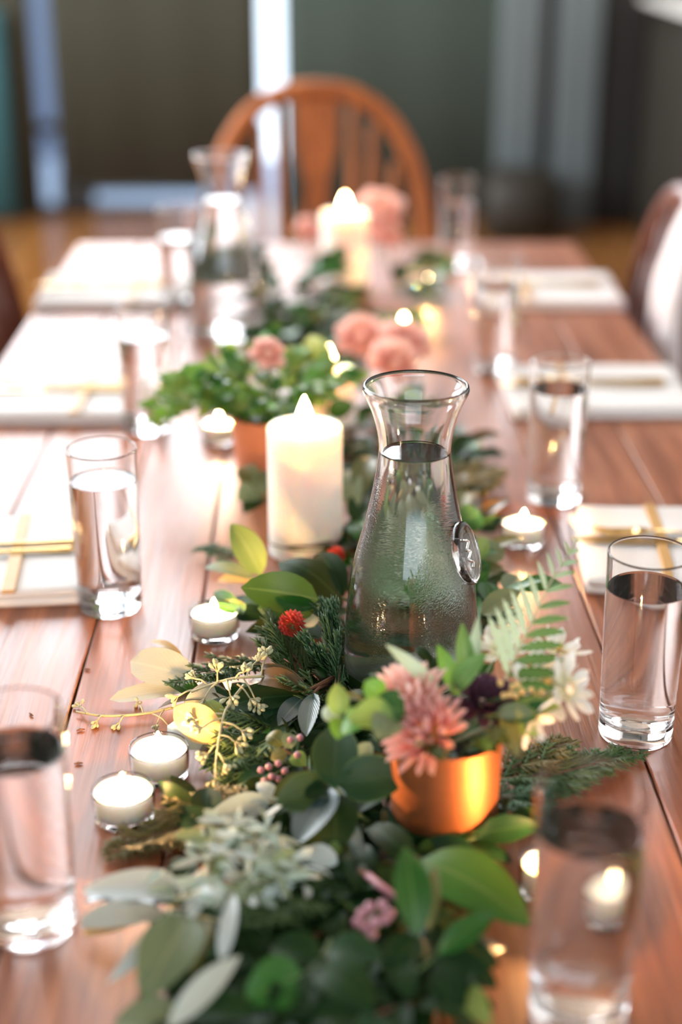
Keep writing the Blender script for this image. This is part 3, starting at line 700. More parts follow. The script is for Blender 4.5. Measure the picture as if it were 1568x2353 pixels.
# ---------- pots
def pot(p, h, rt, rb, mat, label, cat='pot', name='copper_pot'):
    r = empty(name, (p.x, p.y, TZ), label, cat)
    G().lathe([(0, 0), (rb - .002, 0), (rb, .002)] + [(rb + (rt - rb) * k / 8, .002 + (h - .003) * k / 8) for k in range(1, 9)] + [(rt + .0006, h), (rt - .0010, h + .0004), (rt - .0022, h - .001)] + [(rb + (rt - rb) * k / 4 - .0022, .002 + (h - .003) * k / 4) for k in (3, 2)] + [(rb * .6, h * .75), (0, h * .78)], 56).build('vessel', mat, r)
    G().lathe([(0, h * .80), (rb * .6, h * .82), (rt - .0026, h * .80), (rt - .003, h * .77), (0, h * .77)], 32).build('filler', 'soil', r)
    OBST.append((p.x, p.y, rt + .001, TZ + h)); return r
PA = at(1020, 1912); PH = .082
pot(PA, PH, .0385, .0365, 'copper', 'shiny copper pot of flowers and fern in the foreground')
PB = at(612, 1098); pot(PB, .075, .038, .032, 'terracotta', 'orange terracotta pot with feathery greens behind the pillar candle', name='terracotta_pot')

# ---------- foreground pot: dahlias, fern, white blooms, leaves
def petal_flower(name, label, cat, c, axis, rad, rings, mat, group=None, shape='petal', cup=.5, curl=-.12, core=None, pw=.30):
    c = Vector(c); axis = Vector(axis).normalized(); e1 = axis.orthogonal().normalized(); e2 = axis.cross(e1)
    r = empty(name, c, label, cat, group)
    for q, (n, f, op) in enumerate(rings):                     # op: opening angle from the axis in degrees
        for k in range(n):
            t = 2 * math.pi * (k + .5 * (q % 2)) / n + R.uniform(-.1, .1); a = math.radians(op + R.uniform(-7, 7)); l = rad * f * R.uniform(.9, 1.08)
            rd = e1 * math.cos(t) + e2 * math.sin(t); d = axis * math.cos(a) + rd * math.sin(a)
            b = c + rd * rad * .10; tip = b + d * l; nrm = axis * math.sin(a) - rd * math.cos(a)
            V, Fc, uv = leafgeo(b, tip, l * pw * 2, nrm, curl, cup, shape, 7, 4, free=True)
            mk('petal', V, Fc, mat, r, uv=uv, world=True)
    if core:
        G().lathe([(0, 0), (rad * .14, rad * .03), (rad * .16, rad * .10), (rad * .09, rad * .18), (0, rad * .2)], 12).build('centre', core, r).rotation_euler = axis.to_track_quat('Z', 'Y').to_euler()
    return r
def flower_stem(r, base, mat='stem'): stem(r, [r.location, (Vector(r.location) + Vector(base)) / 2 + Vector((.002, .002, 0)), Vector(base)], .0013, .0015, mat, free=True)
PT = Vector((PA.x, PA.y, TZ + PH - .012))
f1 = petal_flower('pink_dahlia', 'pink and yellow pleated flower tilted over the copper pot rim', 'flower', on(985, 1688, .868), (-.45, -.25, .55), .030, [(16, 1.0, 82), (15, .96, 62), (13, .9, 44), (10, .8, 27), (6, .7, 10)], 'dahlia', 'pink flowers in the copper pot', pw=.135, cup=.75); flower_stem(f1, PT)
f2 = petal_flower('pink_dahlia', 'blush pointed-petal flower at the back of the copper pot', 'flower', on(945, 1608, .893), (-.12, -.15, 1), .028, [(15, 1.0, 66), (13, .97, 46), (10, .9, 28), (6, .8, 10)], 'dahlia2', 'pink flowers in the copper pot', pw=.12, cup=.75); flower_stem(f2, PT)
f3 = petal_flower('plum_flower', 'dark plum flower deep in the copper pot', 'flower', on(1110, 1612, .895), (.2, -.5, .8), .022, [(10, 1, 80), (9, .85, 55), (7, .65, 30)], 'plum', pw=.22); flower_stem(f3, PT)
for i, (u, v, y, ax, rd, lab) in enumerate([(1305, 1580, .905, (.75, -.5, .45), .026, 'white star-shaped flower hanging at the right tip of the pot'), (1255, 1568, .92, (.35, -.6, .6), .027, 'white flower tucked beside the fern frond'),
                                   (1150, 1490, .95, (-.1, -.3, 1), .020, 'small white bloom behind the fern base'), (1285, 1492, .95, (.3, .1, 1), .023, 'white bloom above the fern side'), (1225, 1655, .885, (.6, -.4, -.3), .023, 'cream flower drooping under the yellow buds')]):
    f = petal_flower('white_flower', lab, 'flower', on(u, v, y), ax, rd, [(6, 1, 78), (5, .7, 45)], 'white', 'white flowers in the copper pot', shape='obov', pw=.24, cup=.2, core='goldbud'); flower_stem(f, PT)
# fern frond
def fern(label, rach, y0, y1, n, lmax, rmax):
    P = [on(u, v, y0 + (y1 - y0) * i / (len(rach) - 1)) for i, (u, v) in enumerate(rach)]; r = empty('fern_frond', P[0], label, 'fern')
    stem(r, P, .0013, .0004, 'stem_pale', 'rachis', free=True); Q = smoothp(P, 10); px = smoothp([(u, v, 0) for u, v in rach], 10)
    for i in range(n):
        f = .12 + .86 * i / (n - 1); k = min(len(Q) - 1, int(f * (len(Q) - 1))); b = Q[k]; u, v = px[k].x, px[k].y; yy = b.y
        sc = (1 - f) ** .75 * min(1, .72 + f * 1.2)
        lt = on(u - lmax * sc * (.34 - .1 * f), v - lmax * sc * .95, yy + .014); rt = on(u + rmax * sc, v - rmax * sc * (-.10 + .42 * f), yy - .012)
        if f > .2: leaf(r, b, lt, max(.45, 1.25 * sc), 'fern_pale', face=.8, roll=30, curl=.05, fold=.15, shape='lance', name='pinna', free=True, ns=14, serr=.35, nc=2)
        leaf(r, b, rt, max(.5, 1.5 * sc), 'fern', face=.9, roll=-30, curl=.06, fold=.15, shape='lance', name='pinna', free=True, ns=14, serr=.35, nc=2)
    return r
fr_ = fern('bright green fern frond rising right of the copper pot', [(1128, 1668), (1150, 1600), (1172, 1540), (1198, 1480), (1228, 1420), (1262, 1345), (1296, 1290), (1326, 1238)], .895, .985, 13, 185, 160)
stem(fr_, [fr_.location, (Vector(fr_.location) + PT) / 2, PT], .0014, .0016, 'stem_pale', 'stalk', free=True)
def potleaf(label, items, cat='leaf sprig', name='leafy_sprig', base=None, group=None):
    b0 = Vector(base or PT); r = empty(name, b0, label, cat, group)
    for it in items:
        u0, v0, ya, u1, v1, yb, w, m = it[:8]; o = it[8] if len(it) > 8 else {}
        b = on(u0, v0, ya); t = on(u1, v1, yb)
        stem(r, [b0, (b0 + b) / 2 + Vector((0, 0, .006)), b], .0009, .0007, 'stem', free=True); leaf(r, b, t, w, m, free=True, **o)
    return r
potleaf('upright green leaves between the pink flower and the carafe', [(1010, 1590, .90, 886, 1480, .905, 1.0, 'fern_pale', dict(face=.8)), (1055, 1600, .905, 1005, 1480, .92, 1.3, 'bright', dict(face=.7, shape='lance')), (1075, 1580, .91, 1062, 1430, .93, 1.3, 'fern', dict(face=.8, shape='lance')), (1085, 1560, .915, 1100, 1415, .93, .9, 'fern_pale', dict(face=.7, shape='lance')), (1040, 1590, .90, 1120, 1500, .9, 1.5, 'fern', dict(face=.6))])
potleaf('green leaves hanging left of the pink flower', [(905, 1640, .865, 802, 1655, .855, 2.3, 'mint', dict(face=.7)), (900, 1650, .862, 865, 1700, .84, 2.2, 'sage', dict(face=.8)), (930, 1640, .87, 855, 1615, .87, 2.4, 'green', dict(face=.6)), (880, 1600, .88, 838, 1566, .88, 1.6, 'bright', dict(face=.9, shape='round'))])
potleaf('bright green trifoliate leaves at the carafe foot', [(790, 1655, .88, 838, 1668, .865, 1.9, 'bright', dict(face=.9)), (785, 1650, .885, 775, 1700, .87, 1.5, 'bright', dict(face=.9)), (780, 1645, .89, 775, 1570, .9, 1.5, 'mint', dict(face=.9)), (785, 1650, .89, 742, 1630, .9, 1.3, 'fern_pale', dict(face=.9))], base=PT + Vector((-.02, 0, .004)))
COMPASS = ['leaning right and back', 'leaning back right', 'leaning straight back', 'leaning back left', 'leaning left', 'leaning front left', 'leaning straight to the front', 'leaning front right', 'leaning right']
for i in range(9):
    a = 2 * math.pi * i / 9 + .3
    b = PT + Vector((math.cos(a) * .018, math.sin(a) * .018, .0))
    auto_sprig('pot_greens', f'dark small-leaved sprig in the copper pot, {COMPASS[i]}', 'leaf sprig', b, a, R.uniform(.030, .048), 7, .018, .010, ['dark', 'dark', 'green', 'olive'], .03, -.005, group='greens filling the copper pot', free=True)
seeded_b = empty('bud_spray', PT, 'spray of glowing yellow buds right of the copper pot', 'bud spray')
for (u, v, y) in [(1150, 1572, .90), (1163, 1590, .90), (1178, 1582, .90), (1172, 1598, .89), (1190, 1575, .9), (1185, 1600, .89), (1200, 1590, .895), (1222, 1588, .9), (1232, 1598, .9), (1245, 1592, .9), (1158, 1600, .89)]:
    p = on(u, v, y) - PT; G().tube(smoothp([(0, 0, 0), p * .5 + Vector((0, 0, .01)), p], 3), .0006, 5).build('stalk', 'stem', seeded_b)
    b = G().lathe([(0, -.002), (.0018, -.0012), (.0024, .0006), (.0016, .0024), (0, .003)], 10).build('bud', 'goldbud', seeded_b); b.location = p
potleaf('yellow-green leaves under the white flowers', [(1160, 1640, .88, 1290, 1625, .89, 1.5, 'lime', dict(face=.5, shape='lance')), (1150, 1650, .88, 1240, 1690, .87, 1.4, 'mint', dict(face=.6)), (1160, 1640, .88, 1190, 1740, .855, 1.3, 'olive', dict(face=.6)), (1140, 1640, .88, 1230, 1640, .87, 1.2, 'sage', dict(face=.6))])
# ---------- globe amaranth
def amaranth(c, rad, label, base):
    c = Vector(c); r = empty('globe_amaranth', c, label, 'flower', 'globe amaranth blooms'); ga = math.pi * (3 - 5 ** .5); n = 95
    for i in range(n):
        z = 1 - 1.75 * (i + .5) / n; rr = math.sqrt(max(0, 1 - z * z)); t = ga * i; d = Vector((rr * math.cos(t), rr * math.sin(t), z))
        b = c + d * rad * .45; tip = c + (d * rad + Vector((0, 0, rad * .18)))
        V, Fc, uv = leafgeo(b, tip, rad * .52, d.orthogonal(), .0, .5, 'ovate', 3, 2, free=True); mk('bract', V, Fc, 'amaranth', r, uv=uv, world=True)
    stem(r, [c, (c + base) / 2 + Vector((0, 0, -.003)), base], .001, .0012, 'stem', free=True)
amaranth(at(672, 1438, 5.5), .0120, 'coral red globe amaranth in front of the folded leaf', at(700, 1500, 2))
amaranth(at(773, 1280, 4.0), .0095, 'blurred red globe amaranth right of the pillar candle foot', at(790, 1310, 1))

# ---------- hero leaves of the garland, nearest first
D = dict
sprig('leafy_sprig', 'yellow-green upright leaf leaning on the tall pillar candle', 'leaf sprig', [(640, 1350, 1), (612, 1335, 2.5), (598, 1322, 3)],
      [(600, 1322, 3, 531, 1203, 7.2, 3.0, 'lime', D(face=.9, roll=10, fold=.35)), (585, 1330, 2.5, 470, 1305, 2.2, 1.5, 'sage', D(face=.5)), (590, 1335, 2, 500, 1335, 1.5, 1.4, 'amber', D(face=.5))])
sprig('leafy_sprig', 'large folded glossy green leaf pair above the red amaranth', 'leaf sprig', [(790, 1430, 1.5), (755, 1405, 3.5), (730, 1388, 4.5)],
      [(732, 1378, 5.2, 554, 1350, 6.2, 3.6, 'green', D(face=.75, roll=-8, curl=.16, fold=.25)), (732, 1392, 5.0, 592, 1398, 4.2, 2.6, 'green', D(face=.75, roll=-25, curl=.2, fold=.3)), (735, 1395, 4.2, 700, 1440, 2.4, 1.8, 'silver', D(face=.6))])
sprig('leafy_sprig', 'dark glossy leaves arching at the foot of the tall candle', 'leaf sprig', [(830, 1400, 1), (800, 1380, 3), (775, 1370, 4)],
      [(785, 1385, 3.6, 640, 1292, 5.5, 3.6, 'dark', D(face=.5, roll=5, curl=.2, fold=-.2)), (790, 1370, 4, 730, 1272, 5.5, 2.6, 'dark', D(face=.5, curl=.15)), (770, 1390, 3, 735, 1430, 1.8, 2.0, 'bronze', D(face=.6))])
sprig('leafy_sprig', 'bronze brown leaf over dark leaves left of the carafe', 'leaf sprig', [(800, 1545, 2), (760, 1560, 3.2), (706, 1588, 3.6)],
      [(706, 1587, 3.6, 574, 1568, 3.2, 1.9, 'bronze', D(face=.7, roll=12, curl=.22, fold=.3)), (706, 1587, 3.5, 600, 1530, 4.4, 1.7, 'bronze', D(face=.55, roll=-20, curl=.12)), (705, 1600, 3.0, 500, 1632, 2.0, 2.6, 'dark', D(face=.55, roll=6, curl=.1)), (700, 1605, 2.6, 560, 1668, 1.4, 2.2, 'dark', D(face=.4))], 'stem_brown', .0022)
sprig('leafy_sprig', 'blue-sheened leaf pair hanging left of the bright trifoliate', 'leaf sprig', [(760, 1570, 2), (735, 1580, 3.4), (722, 1592, 3.8)],
      [(720, 1592, 3.9, 704, 1692, 2.6, 1.75, 'blue', D(sky=True, roll=6, fold=.12, curl=.04)), (700, 1600, 3.4, 640, 1668, 2.2, 1.9, 'blue', D(sky=True, roll=-12, fold=.12, curl=.05)), (745, 1600, 3, 800, 1630, 2.5, 1.8, 'dark', D())], 'stem_brown')
sprig('eucalyptus_sprig', 'large pale round eucalyptus leaf resting on the table left', 'eucalyptus', [(520, 1560, 1.5), (480, 1562, 1.8), (447, 1560, 1.8)],
      [(447, 1560, 1.8, 300, 1520, 2.2, 3.4, 'pale', D(face=.75, shape='round', roll=5, curl=.05)), (440, 1580, 1.0, 252, 1608, .4, 2.0, 'pale', D(face=.3, shape='round', curl=.02)), (520, 1585, 1.4, 425, 1640, 1.0, 2.4, 'pale', D(face=.5, shape='round')), (420, 1510, 1.2, 345, 1474, 1.2, .8, 'amber', D())], 'stem_pale')
sprig('eucalyptus_sprig', 'warm amber leaf glowing behind the tealight pair', 'eucalyptus', [(560, 1700, 1), (520, 1700, 1.8), (502, 1692, 2.2)],
      [(508, 1702, 1.8, 400, 1626, 3.2, 2.9, 'amber', D(face=.95, roll=5, curl=.08, fold=.2)), (520, 1668, 1.8, 474, 1608, 3.0, 1.4, 'lime', D(face=.9)), (480, 1715, 1.0, 385, 1668, 1.6, 2.3, 'silver', D(face=.8)), (520, 1720, 1.0, 455, 1740, .8, 2.0, 'bronze', D(face=.7))], 'stem_pale')
sprig('leafy_sprig', 'four-leaved deep green sprig with a shining leaf left of the copper pot', 'leaf sprig', [(860, 1900, 1), (800, 1850, 3.5), (772, 1808, 5)],
      [(768, 1812, 5.2, 776, 1664, 7.2, 3.3, 'deep', D(face=.85, roll=-6, curl=.06, fold=.2)), (778, 1800, 5.2, 954, 1780, 5.4, 3.3, 'deep', D(face=.72, roll=8, curl=.1, fold=.3, shape='spear')), (762, 1812, 4.8, 684, 1940, 3.4, 3.0, 'blue', D(sky=True, roll=0, curl=.03, fold=.10)),
       (758, 1810, 4.6, 634, 1845, 4.4, 2.9, 'deep', D(face=.5, roll=-18)), (770, 1822, 4.4, 772, 1965, 2.0, 3.2, 'dark', D(face=.45, curl=.12)), (765, 1820, 4.5, 700, 1830, 4.8, 2.0, 'dark', D())], 'stem', .002)
sprig('eucalyptus_sprig', 'pinkish white pointed leaf lying left of the deep green sprig', 'eucalyptus', [(660, 1850, 1.2), (635, 1848, 1.6), (618, 1846, 1.8)], [(620, 1843, 1.9, 463, 1886, 1.6, 1.9, 'silver', D(face=.55, roll=-8, shape='spear')), (640, 1840, 2, 590, 1800, 2.6, 1.2, 'silver', D(face=.6))], 'stem_pale')
sprig('eucalyptus_sprig', 'white oval leaf below the shining dark leaf', 'eucalyptus', [(690, 1970, 2), (700, 1965, 2.6), (706, 1960, 2.8)], [(705, 1955, 2.9, 776, 1985, 2.6, 1.5, 'silver', D(face=.7, shape='round')), (690, 1975, 2.6, 640, 1985, 2.2, 1.6, 'dark', D(face=.6)), (800, 1945, 2.4, 735, 1965, 2.0, 1.0, 'mint', D(face=.5))], 'stem_pale')
sprig('leafy_sprig', 'pale narrow leaf beside the copper pot rim', 'leaf sprig', [(880, 1790, 4), (830, 1775, 5), (812, 1770, 5)], [(810, 1772, 5, 852, 1706, 6.2, 1.5, 'fern_pale', D(face=.8)), (820, 1770, 5, 890, 1740, 5.4, 1.1, 'sage', D(face=.6))], 'stem_brown')
sprig('leafy_sprig', 'curled small green leaves with reddish buds over the cedar', 'leaf sprig', [(720, 1790, 1.5), (690, 1750, 2.4), (650, 1720, 3)], [(650, 1715, 3.2, 614, 1690, 3.6, 1.4, 'olive', D(face=.6, curl=.3)), (655, 1720, 3.2, 680, 1690, 3.8, 1.3, 'sage', D(face=.5, curl=.3)), (660, 1730, 3, 622, 1745, 2.6, 1.2, 'olive', D(face=.7)), (670, 1735, 3, 705, 1760, 2.6, 1.3, 'mint', D(face=.7))], 'stem_brown')
# foreground
sprig('eucalyptus_sprig', 'big pale blue-white leaf beside the lower left glass', 'eucalyptus', [(520, 2060, 1.4), (460, 2050, 2), (420, 2042, 2.2)],
      [(422, 2040, 2.4, 172, 2052, 1.6, 2.4, 'silver', D(face=.4, shape='spear', curl=.06)), (400, 2070, 1.6, 178, 2078, .8, 1.9, 'blue', D(face=.2, shape='spear')), (380, 2100, 1.2, 168, 2128, .6, 1.9, 'pale', D(face=.5, shape='ovate')), (330, 2105, .9, 190, 2150, .4, 1.8, 'amber', D(face=.4))], 'stem_pale')
sprig('eucalyptus_sprig', 'broad sage leaf in the lower left foreground', 'eucalyptus', [(520, 2120, 2), (470, 2110, 3), (440, 2105, 3.4)],
      [(440, 2105, 3.6, 330, 2300, 2.4, 3.6, 'sage', D(face=.8, roll=8, fold=.2, curl=.1)), (400, 2100, 3.0, 246, 2260, 1.6, 1.3, 'silver', D(face=.4, roll=-30, shape='lance')), (540, 2055, 4.4, 508, 2212, 3.4, 1.05, 'silver', D(face=.8, shape='obov', curl=.12)), (470, 2110, 3, 440, 2240, 2.2, 1.6, 'olive', D(face=.6))], 'stem_pale')
sprig('eucalyptus_sprig', 'pale narrow leaf reaching up from the bottom edge', 'eucalyptus', [(430, 2330, 1), (400, 2340, 1.4), (390, 2352, 1.6)], [(385, 2365, 1.6, 552, 2196, 3.6, 1.6, 'pale', D(face=.7, shape='lance')), (420, 2330, 1.4, 260, 2360, .6, 2.2, 'sage', D(face=.5)), (430, 2330, 1.6, 600, 2330, 2.2, 2.2, 'dark', D())], 'stem_pale')
sprig('leafy_sprig', 'upright bright green leaf right of the pink berries', 'leaf sprig', [(960, 2220, 1), (950, 2180, 2), (955, 2140, 3)],
      [(960, 2150, 3.2, 930, 1945, 6.6, 2.4, 'green', D(face=.85, roll=6, shape='lance', fold=.3)), (985, 2140, 3, 1000, 1990, 5, 1.1, 'olive', D(face=.6, shape='lance')), (960, 2150, 2.8, 890, 2250, 1.2, 2.4, 'dark', D())])
sprig('leafy_sprig', 'large green leaf pointing right below the copper pot', 'leaf sprig', [(900, 1990, 1.4), (940, 1975, 3), (962, 1970, 3.6)],
      [(965, 1978, 3.2, 1218, 2128, 2.4, 4.2, 'green', D(face=.65, roll=-12, curl=.12, fold=.15)), (960, 1995, 2, 1110, 1985, 1.6, 1.8, 'deep', D(face=.3)), (950, 1990, 2.6, 850, 1900, 2.6, 2.2, 'dark', D())], 'stem_brown', .0022)
sprig('leafy_sprig', 'spiky green leaf pair at the lower right of the garland', 'leaf sprig', [(900, 2280, 1), (950, 2240, 1.8), (1000, 2200, 2.2)],
      [(1005, 2195, 2.4, 1138, 2098, 3.6, 1.7, 'green', D(face=.7, shape='lance')), (1010, 2200, 2.2, 1165, 2180, 1.4, 1.4, 'bronze', D(face=.4, shape='lance')), (990, 2210, 2, 1145, 2270, 1.4, 2.4, 'dark', D()), (1040, 2260, 1.4, 1130, 2360, .8, 1.8, 'lime', D(face=.6)), (1000, 2230, 2, 1060, 2340, 1, 2.2, 'dark', D())], 'stem')
sprig('leafy_sprig', 'dark mid-green leaves at the very bottom of the garland', 'leaf sprig', [(760, 2160, 2), (740, 2200, 2.4), (700, 2240, 2.4)],
      [(700, 2240, 2.6, 560, 2300, 2.4, 3.2, 'green', D(face=.5, roll=-10)), (705, 2245, 2.4, 640, 2370, 1.6, 3.0, 'dark', D()), (730, 2220, 2.6, 860, 2330, 2, 3.0, 'dark', D()), (740, 2200, 2.8, 620, 2180, 3, 2.4, 'dark', D()), (750, 2190, 2.8, 880, 2200, 3, 2.4, 'deep', D()), (720, 2230, 2.4, 760, 2370, 1.6, 2.6, 'dark', D())])
pst = thing_at(at(850, 2010, 3), 'leaf_stalk', 'short pink cut stalk beside the upright green leaf', 'stalk'); stem(pst, [at(846, 2012, 2.6), at(880, 2040, 2.8), at(915, 2065, 2.6)], .0028, .0026, 'berry', 'cut_stalk'); stem(pst, [at(846, 2012, 2.6), at(820, 1998, 1.8), at(800, 1990, .6)], .0024, .002, 'stem_brown', 'twig')
berries('pinkish berry cluster glinting in the dark foreground leaves', [(832, 2100, 3.4), (850, 2085, 3.8), (880, 2080, 4), (838, 2130, 3), (862, 2120, 3.6), (884, 2112, 3.4), (854, 2148, 2.8), (896, 2100, 3.2), (822, 2120, 3)], .0036, 'berry')
berries('tiny pink rosebud cluster between cedar and deep green leaf', [(600, 1770, 2.6), (618, 1762, 3), (640, 1755, 3.2), (655, 1772, 3), (625, 1785, 2.6), (668, 1700, 3.8), (690, 1695, 4), (684, 1735, 3.6), (640, 1790, 2.4), (608, 1795, 2.2)], .0026, 'berry')
# dusty grey-green cluster
def dusty(label, c, n, spread, mats, ll, group='dusty grey foliage'):
    c = Vector(c); r = thing_at(c, 'dusty_foliage', label, 'foliage sprig', group)
    stem(r, [c + Vector((.03, .01, -.01)), c + Vector((.01, .004, .004)), c + Vector((-.02, -.006, .004))], .002, .001, 'stem_pale')
    for i in range(n):
        p = c + Vector((R.gauss(0, spread), R.gauss(0, spread * .6), R.uniform(-.006, .012))); a = R.uniform(0, 2 * math.pi); l = ll * R.uniform(.7, 1.4)
        t = p + Vector((math.cos(a) * l, math.sin(a) * l, R.uniform(-.006, .008)))
        leaf(r, p, t, R.uniform(.35, .75), R.choice(mats), roll=R.uniform(-40, 40), face=.4, curl=R.uniform(-.05, .2), fold=.2, shape=R.choice(['lance', 'obov', 'ovate']), ns=5, nc=2)
for lab, u, v, cm, n in [('frosted grey-green foliage tuft left of the shining leaf', 560, 1935, 3.2, 46), ('frosted grey-green foliage over the big pale leaf', 490, 1985, 2.8, 34), ('frosted grey-green foliage tuft nearest the dark leaves', 620, 2010, 3.6, 40), ('frosted foliage fringe above the sage leaf', 480, 2065, 3.4, 30)]:
    dusty(lab, at(u, v, cm), n, .0135, ['dusty', 'dusty', 'silver', 'sage', 'pale'], .020)
# cedar
for b, t, m, lab, sd, rl, w in [((690, 1600, 2), (628, 1420, 4.4), 'cedar', 'cedar spray rising left of the red amaranth', 21, 40, .42), ((770, 1590, 3), (760, 1400, 6), 'cedar_blue', 'tall cedar spray beside the carafe wall', 22, 70, .42), ((780, 1640, 2), (640, 1560, 4), 'cedar', 'cedar spray behind the bronze leaf', 23, 20, .45), ((800, 1480, 2), (705, 1400, 4.6), 'cedar_blue', 'cedar spray right of the folded green leaf', 24, 30, .5),
                         ((790, 1560, 2), (735, 1385, 6), 'cedar_blue', 'upright cedar spray between red amaranth and carafe', 1, 65, .45), ((700, 1540, 2.5), (596, 1448, 4), 'cedar', 'cedar spray left of the red amaranth', 2, 25, .45), ((640, 1530, 1.5), (388, 1568, 2.2), 'cedar', 'long cedar tip draped over the pale round leaf', 3, 5, .26),
                         ((800, 1600, 2), (690, 1470, 5), 'cedar_blue', 'dense cedar spray against the carafe', 4, 50, .5), ((720, 1640, 1.5), (480, 1770, 1), 'cedar', 'dark cedar spray under the seeded eucalyptus', 5, -5, .4), ((740, 1720, 1.2), (500, 1830, .6), 'cedar', 'cedar spray right of the tealight pair', 6, 0, .42),
                         ((560, 1850, .8), (248, 1978, .3), 'cedar_gold', 'bronzed cedar spray on the table before the tealights', 7, 0, .3), ((640, 1880, 1.2), (380, 1860, .5), 'cedar_gold', 'bronzed cedar spray under the pinkish white leaf', 8, 0, .34),
                         ((1120, 1800, 1.2), (1490, 1738, .4), 'cedar', 'long cedar branch right of the copper pot', 9, 0, .22), ((1130, 1770, 1.4), (1330, 1712, 1.4), 'cedar_gold', 'cedar tip over the long branch by the pot', 10, 10, .3), ((1080, 1830, 1), (1275, 1872, .5), 'cedar_blue', 'blue-green cedar spray behind the nearest glass', 11, 0, .42),
                         ((1040, 1420, 1), (1190, 1400, 1.5), 'cedar', 'cedar spray right of the carafe shoulder', 12, 20, .5), ((1020, 1360, 1.2), (1130, 1330, 1.5), 'cedar', 'cedar spray behind the carafe medallion', 13, 10, .5), ((560, 1290, .8), (445, 1265, .8), 'cedar_blue', 'thin cedar tip left of the yellow-green leaf', 14, 0, .3),
                         ((850, 1160, 1), (1150, 1090, 1.6), 'cedar_gold', 'blurred cedar spray behind the carafe neck', 15, 0, .4), ((820, 2030, 1), (560, 2120, 2), 'cedar', 'cedar spray hidden under the frosted foliage', 16, 0, .4)]:
    cedar(at(*b), at(*t), m, lab, sd, rl, w)
# seeded eucalyptus
seeded('seeded eucalyptus sprays in focus beside the bronze leaf', [(700, 1560, 3), (600, 1555, 4.2), (520, 1562, 4.4), (440, 1590, 3.2)],
       [(600, 1555, 4.2, 610, 1510, 5), (565, 1556, 4.3, 590, 1520, 5), (540, 1560, 4.4, 560, 1545, 5.2), (520, 1562, 4.4, 530, 1600, 3.8), (545, 1572, 4.3, 575, 1605, 3.4), (500, 1570, 4.2, 500, 1545, 5), (480, 1578, 3.8, 450, 1560, 4), (455, 1586, 3.3, 410, 1600, 2.6), (500, 1568, 4.3, 470, 1605, 3.2), (560, 1560, 4.3, 590, 1615, 3.2)])
seeded('seeded eucalyptus stem hanging over the amber leaf', [(560, 1575, 3.8), (520, 1630, 3.4), (505, 1690, 2.8), (495, 1760, 2)],
       [(515, 1650, 3.2, 465, 1672, 3), (512, 1660, 3.2, 555, 1678, 2.8), (506, 1690, 2.8, 540, 1705, 2.4), (500, 1730, 2.3, 515, 1755, 2), (497, 1750, 2.1, 495, 1790, 1.4), (512, 1640, 3.3, 450, 1655, 3), (504, 1710, 2.5, 480, 1730, 2.2)])
seeded('thin seeded twig trailing on the table toward the left glass', [(420, 1620, .8), (330, 1640, .5), (240, 1645, .4), (175, 1635, .3)], [(380, 1628, .6, 360, 1665, .4), (330, 1640, .5, 320, 1620, .4), (290, 1645, .4, 275, 1660, .3), (240, 1645, .4, 225, 1655, .3), (200, 1640, .4, 185, 1625, .3), (350, 1640, .5, 390, 1670, .4)], sc=.65, nb=4)
# ---------- plain filler greenery along the whole garland
PATH = [(720, 2330, 330), (760, 2200, 330), (790, 2080, 300), (770, 1960, 250), (740, 1830, 220), (760, 1700, 170), (780, 1600, 120), (800, 1480, 180), (860, 1370, 200), (900, 1250, 190), (900, 1150, 200), (890, 1060, 190), (850, 960, 170), (800, 860, 160), (780, 770, 120), (780, 690, 130), (800, 620, 110)]
LMK = [('the copper pot', 1020, 1850), ('the near carafe', 943, 1500), ('the tall pillar candle', 700, 1230), ('the tealight pair', 330, 1820), ('the red amaranth', 672, 1437), ('the pink berries', 860, 2110), ('the large pointed green leaf', 1090, 2040),
       ('the broad sage leaf', 385, 2200), ('the frosted foliage', 540, 1990), ('the nearest water glass', 1330, 2200), ('the terracotta pot', 600, 1090), ('the short pillar candle', 757, 980), ('the coral roses', 900, 830), ('the rear pillar candle', 793, 640),
       ('the rear carafe', 520, 760), ('the tealight right of the carafe', 1202, 1240), ('the sharp water glass', 1460, 1690), ('the shining dark leaf', 700, 1890), ('the four-leaved deep green sprig', 770, 1790), ('the amber leaf', 450, 1690), ('the bronze leaf', 640, 1570),
       ('the upright bright green leaf', 940, 2090), ('the big folded green leaf', 640, 1400), ('the yellow-green leaf', 570, 1290), ('the tealight by the roses', 928, 778)]
USED = set()
def where(kind, p, default):
    ds = sorted((((p - at(u, v)).length, n, p - at(u, v)) for n, u, v in LMK), key=lambda t: t[0])
    for d, n, w in ds[:11]:
        near = 'close ' if d < .06 else ''
        rel = ('right of' if w.x > 0 else 'left of') if abs(w.x) > abs(w.y) else ('behind' if w.y > 0 else 'in front of')
        lab = f'{kind} low in the garland {near}{rel} {n}'
        if lab not in USED: USED.add(lab); return lab
    return default
FL = {0: ('dark salal sprig low in the foreground garland', 'low foreground greenery'), 1: ('plain green sprig low in the garland around the carafe and tall candle', 'low greenery around the carafe'), 2: ('blurred green sprig in the far part of the garland', 'far garland greenery')}
